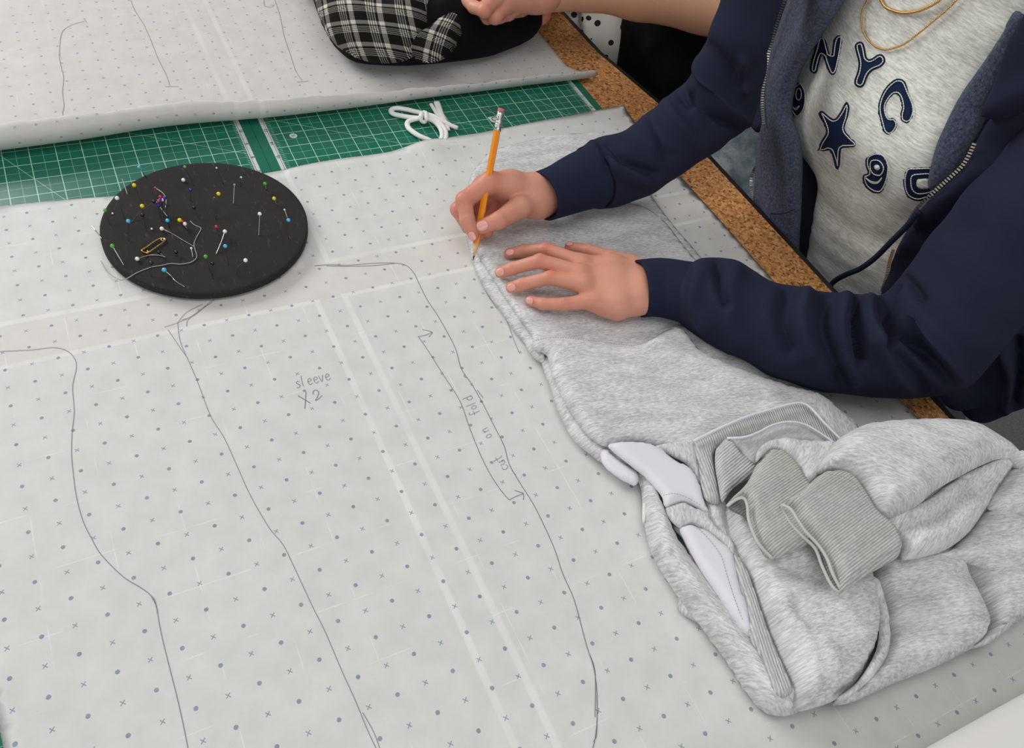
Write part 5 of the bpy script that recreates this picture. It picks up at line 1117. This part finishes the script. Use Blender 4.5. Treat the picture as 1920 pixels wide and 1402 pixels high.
attach(obj('body', allV, allF, skin.m, col=tint), friend)
blk = cloth_navy('black_cloth', srgb(12, 12, 14), srgb(20, 20, 23))
sleeve('black_top', [[(np.array((.90, .62, .04)), .105), (np.array((.95, .66, -.30)), .11), (np.array((.95, .66, -.55)), .10)], [(np.array((.895, .565, -.01)), .075), (np.array((.95, .62, -.30)), .09)], [(np.array((1.06, .72, .16)), .07), (np.array((.95, .62, .04)), .09)]], .007,
       [([(1160, 60), (1180, 120), (1230, 180)], -.004, 12), ([(1220, 90), (1260, 160)], .004, 14)], friend, blk, floor_z=None)

# plaid bag
pm = Mat('plaid_flannel', (0.02, 0.02, 0.02, 1), .9, spec=.1); U_, V_, _ = pm.sep(pm.t.nodes.new('ShaderNodeUVMap').outputs[0])
def bands(c, pairs, per):
    f_ = pm.math('FRACT', pm.math('ADD', pm.math('DIVIDE', c, per), 50.0)); o_ = None
    for a, b in pairs:
        t = pm.math('MULTIPLY', pm.math('GREATER_THAN', f_, a), pm.math('LESS_THAN', f_, b)); o_ = t if o_ is None else pm.math('MAXIMUM', o_, t)
    return o_
pr = [(.05, .09), (.13, .17), (.21, .25), (.29, .33), (.42, .60)]
wob = pm.noise(pm.coord(), 300, 2)
Uw = pm.math('ADD', U_, pm.math('MULTIPLY', wob, .0006)); Vw = pm.math('ADD', V_, pm.math('MULTIPLY', wob, .0006))
bu, bv = bands(Uw, pr, .036), bands(Vw, pr, .036)
tw = pm.math('GREATER_THAN', pm.math('FRACT', pm.math('MULTIPLY', pm.math('ADD', U_, V_), 480.0)), .5)
both = pm.math('MULTIPLY', bu, bv); one = pm.math('SUBTRACT', pm.math('MAXIMUM', bu, bv), both)
pm.base(pm.mix(pm.math('MAXIMUM', both, pm.math('MULTIPLY', one, pm.math('MULTIPLY', tw, .55))), srgb(26, 25, 26), srgb(212, 206, 196))); pm.bump(pm.noise(pm.coord(), 700, 3), .5, .001)
bag = empty('plaid_bag', P(780, 20, .005), 'black and white plaid fabric bag with a black side, on the far pattern paper', 'bag')
layer('bag_base', [(582, -20), (594, 20), (611, 55), (626, 74), (650, 92), (690, 101), (770, 104), (850, 98), (925, 88), (965, 75), (1000, 60), (1018, 42), (1032, -10), (1040, -90), (560, -100)], .034, .050, .040, blk, bag, sp=.006, rough=.004, under=.030, ridges=[([(860, 90), (870, 40), (880, -20)], .006, .012), ([(800, 100), (830, 50), (850, -20)], .008, .014)])
layer('plaid_panel', [(584, -20), (596, 18), (614, 48), (640, 66), (672, 80), (720, 88), (770, 84), (800, 70), (826, 40), (842, 0), (852, -60), (860, -110), (560, -110)], .056, .040, .040, pm.m, bag, GV(lambda L: L, (600, 30), (760, 45)), wrap=True, sp=.006, rough=.004, ridges=[([(640, 0), (700, 60), (780, 70)], .005, .016), ([(790, 80), (800, 40), (830, -10)], -.010, .010)])
layer('plaid_panel', [(770, 88), (800, 66), (830, 30), (846, -20), (862, -100), (905, -100), (888, 0), (872, 50), (850, 86), (810, 98)], .056, .024, .020, pm.m, bag, GV(lambda L: L, (800, 80), (850, 0)), wrap=True, sp=.005, rough=.003)

# spotted fabric hanging beyond the table edge
sm_ = Mat('spotted_cotton', srgb(222, 218, 210), .85); vr = sm_.n('ShaderNodeTexVoronoi'); vr.inputs['Scale'].default_value = 48; vr.inputs['Randomness'].default_value = .75; sm_.l(sm_.coord(), vr.inputs['Vector'])
sm_.base(sm_.mix(sm_.math('LESS_THAN', vr.outputs['Distance'], .27), srgb(222, 218, 210), srgb(24, 28, 48)))
so = sleeve('spotted_skirt', [[(np.array((.84, .80, -.02)), .07), (np.array((.84, .80, -.40)), .09)], [(np.array((.82, .72, -.05)), .055), (np.array((.83, .72, -.40)), .07)]], .006, [([(1070, 0), (1080, 60)], -.006, 6), ([(1095, 10), (1105, 80)], .004, 8)], None, sm_.m, floor_z=None)
tag(so, 'white skirt with dark blue spots beyond the far table edge under the bare forearm', 'skirt')
# stool behind the table edge
st = empty('stool', (.93, .13, -.76), 'dark grey round seat under the light jeans behind the cork table edge', 'stool')
dk = Mat('dark_plastic', srgb(46, 48, 48), .5).m
V = []; n_ = 48
for r_, z_ in ((.001, -.26), (.20, -.26), (.215, -.265), (.22, -.28), (.215, -.30), (.001, -.30)):
    V += [(.93 + r_ * math.cos(2 * math.pi * k / n_), .13 + r_ * math.sin(2 * math.pi * k / n_), z_) for k in range(n_)]
attach(obj('seat', V, [(i * n_ + (k + 1) % n_, i * n_ + k, (i + 1) * n_ + k, (i + 1) * n_ + (k + 1) % n_) for i in range(5) for k in range(n_)], dk), st)
for a in (.8, 2.4, 3.9, 5.5):
    v, f = tube([(.93 + .13 * math.cos(a), .13 + .13 * math.sin(a), -.295), (.93 + .19 * math.cos(a), .13 + .19 * math.sin(a), -.76)], .012, 12); attach(obj('leg', v, f, dk), st)
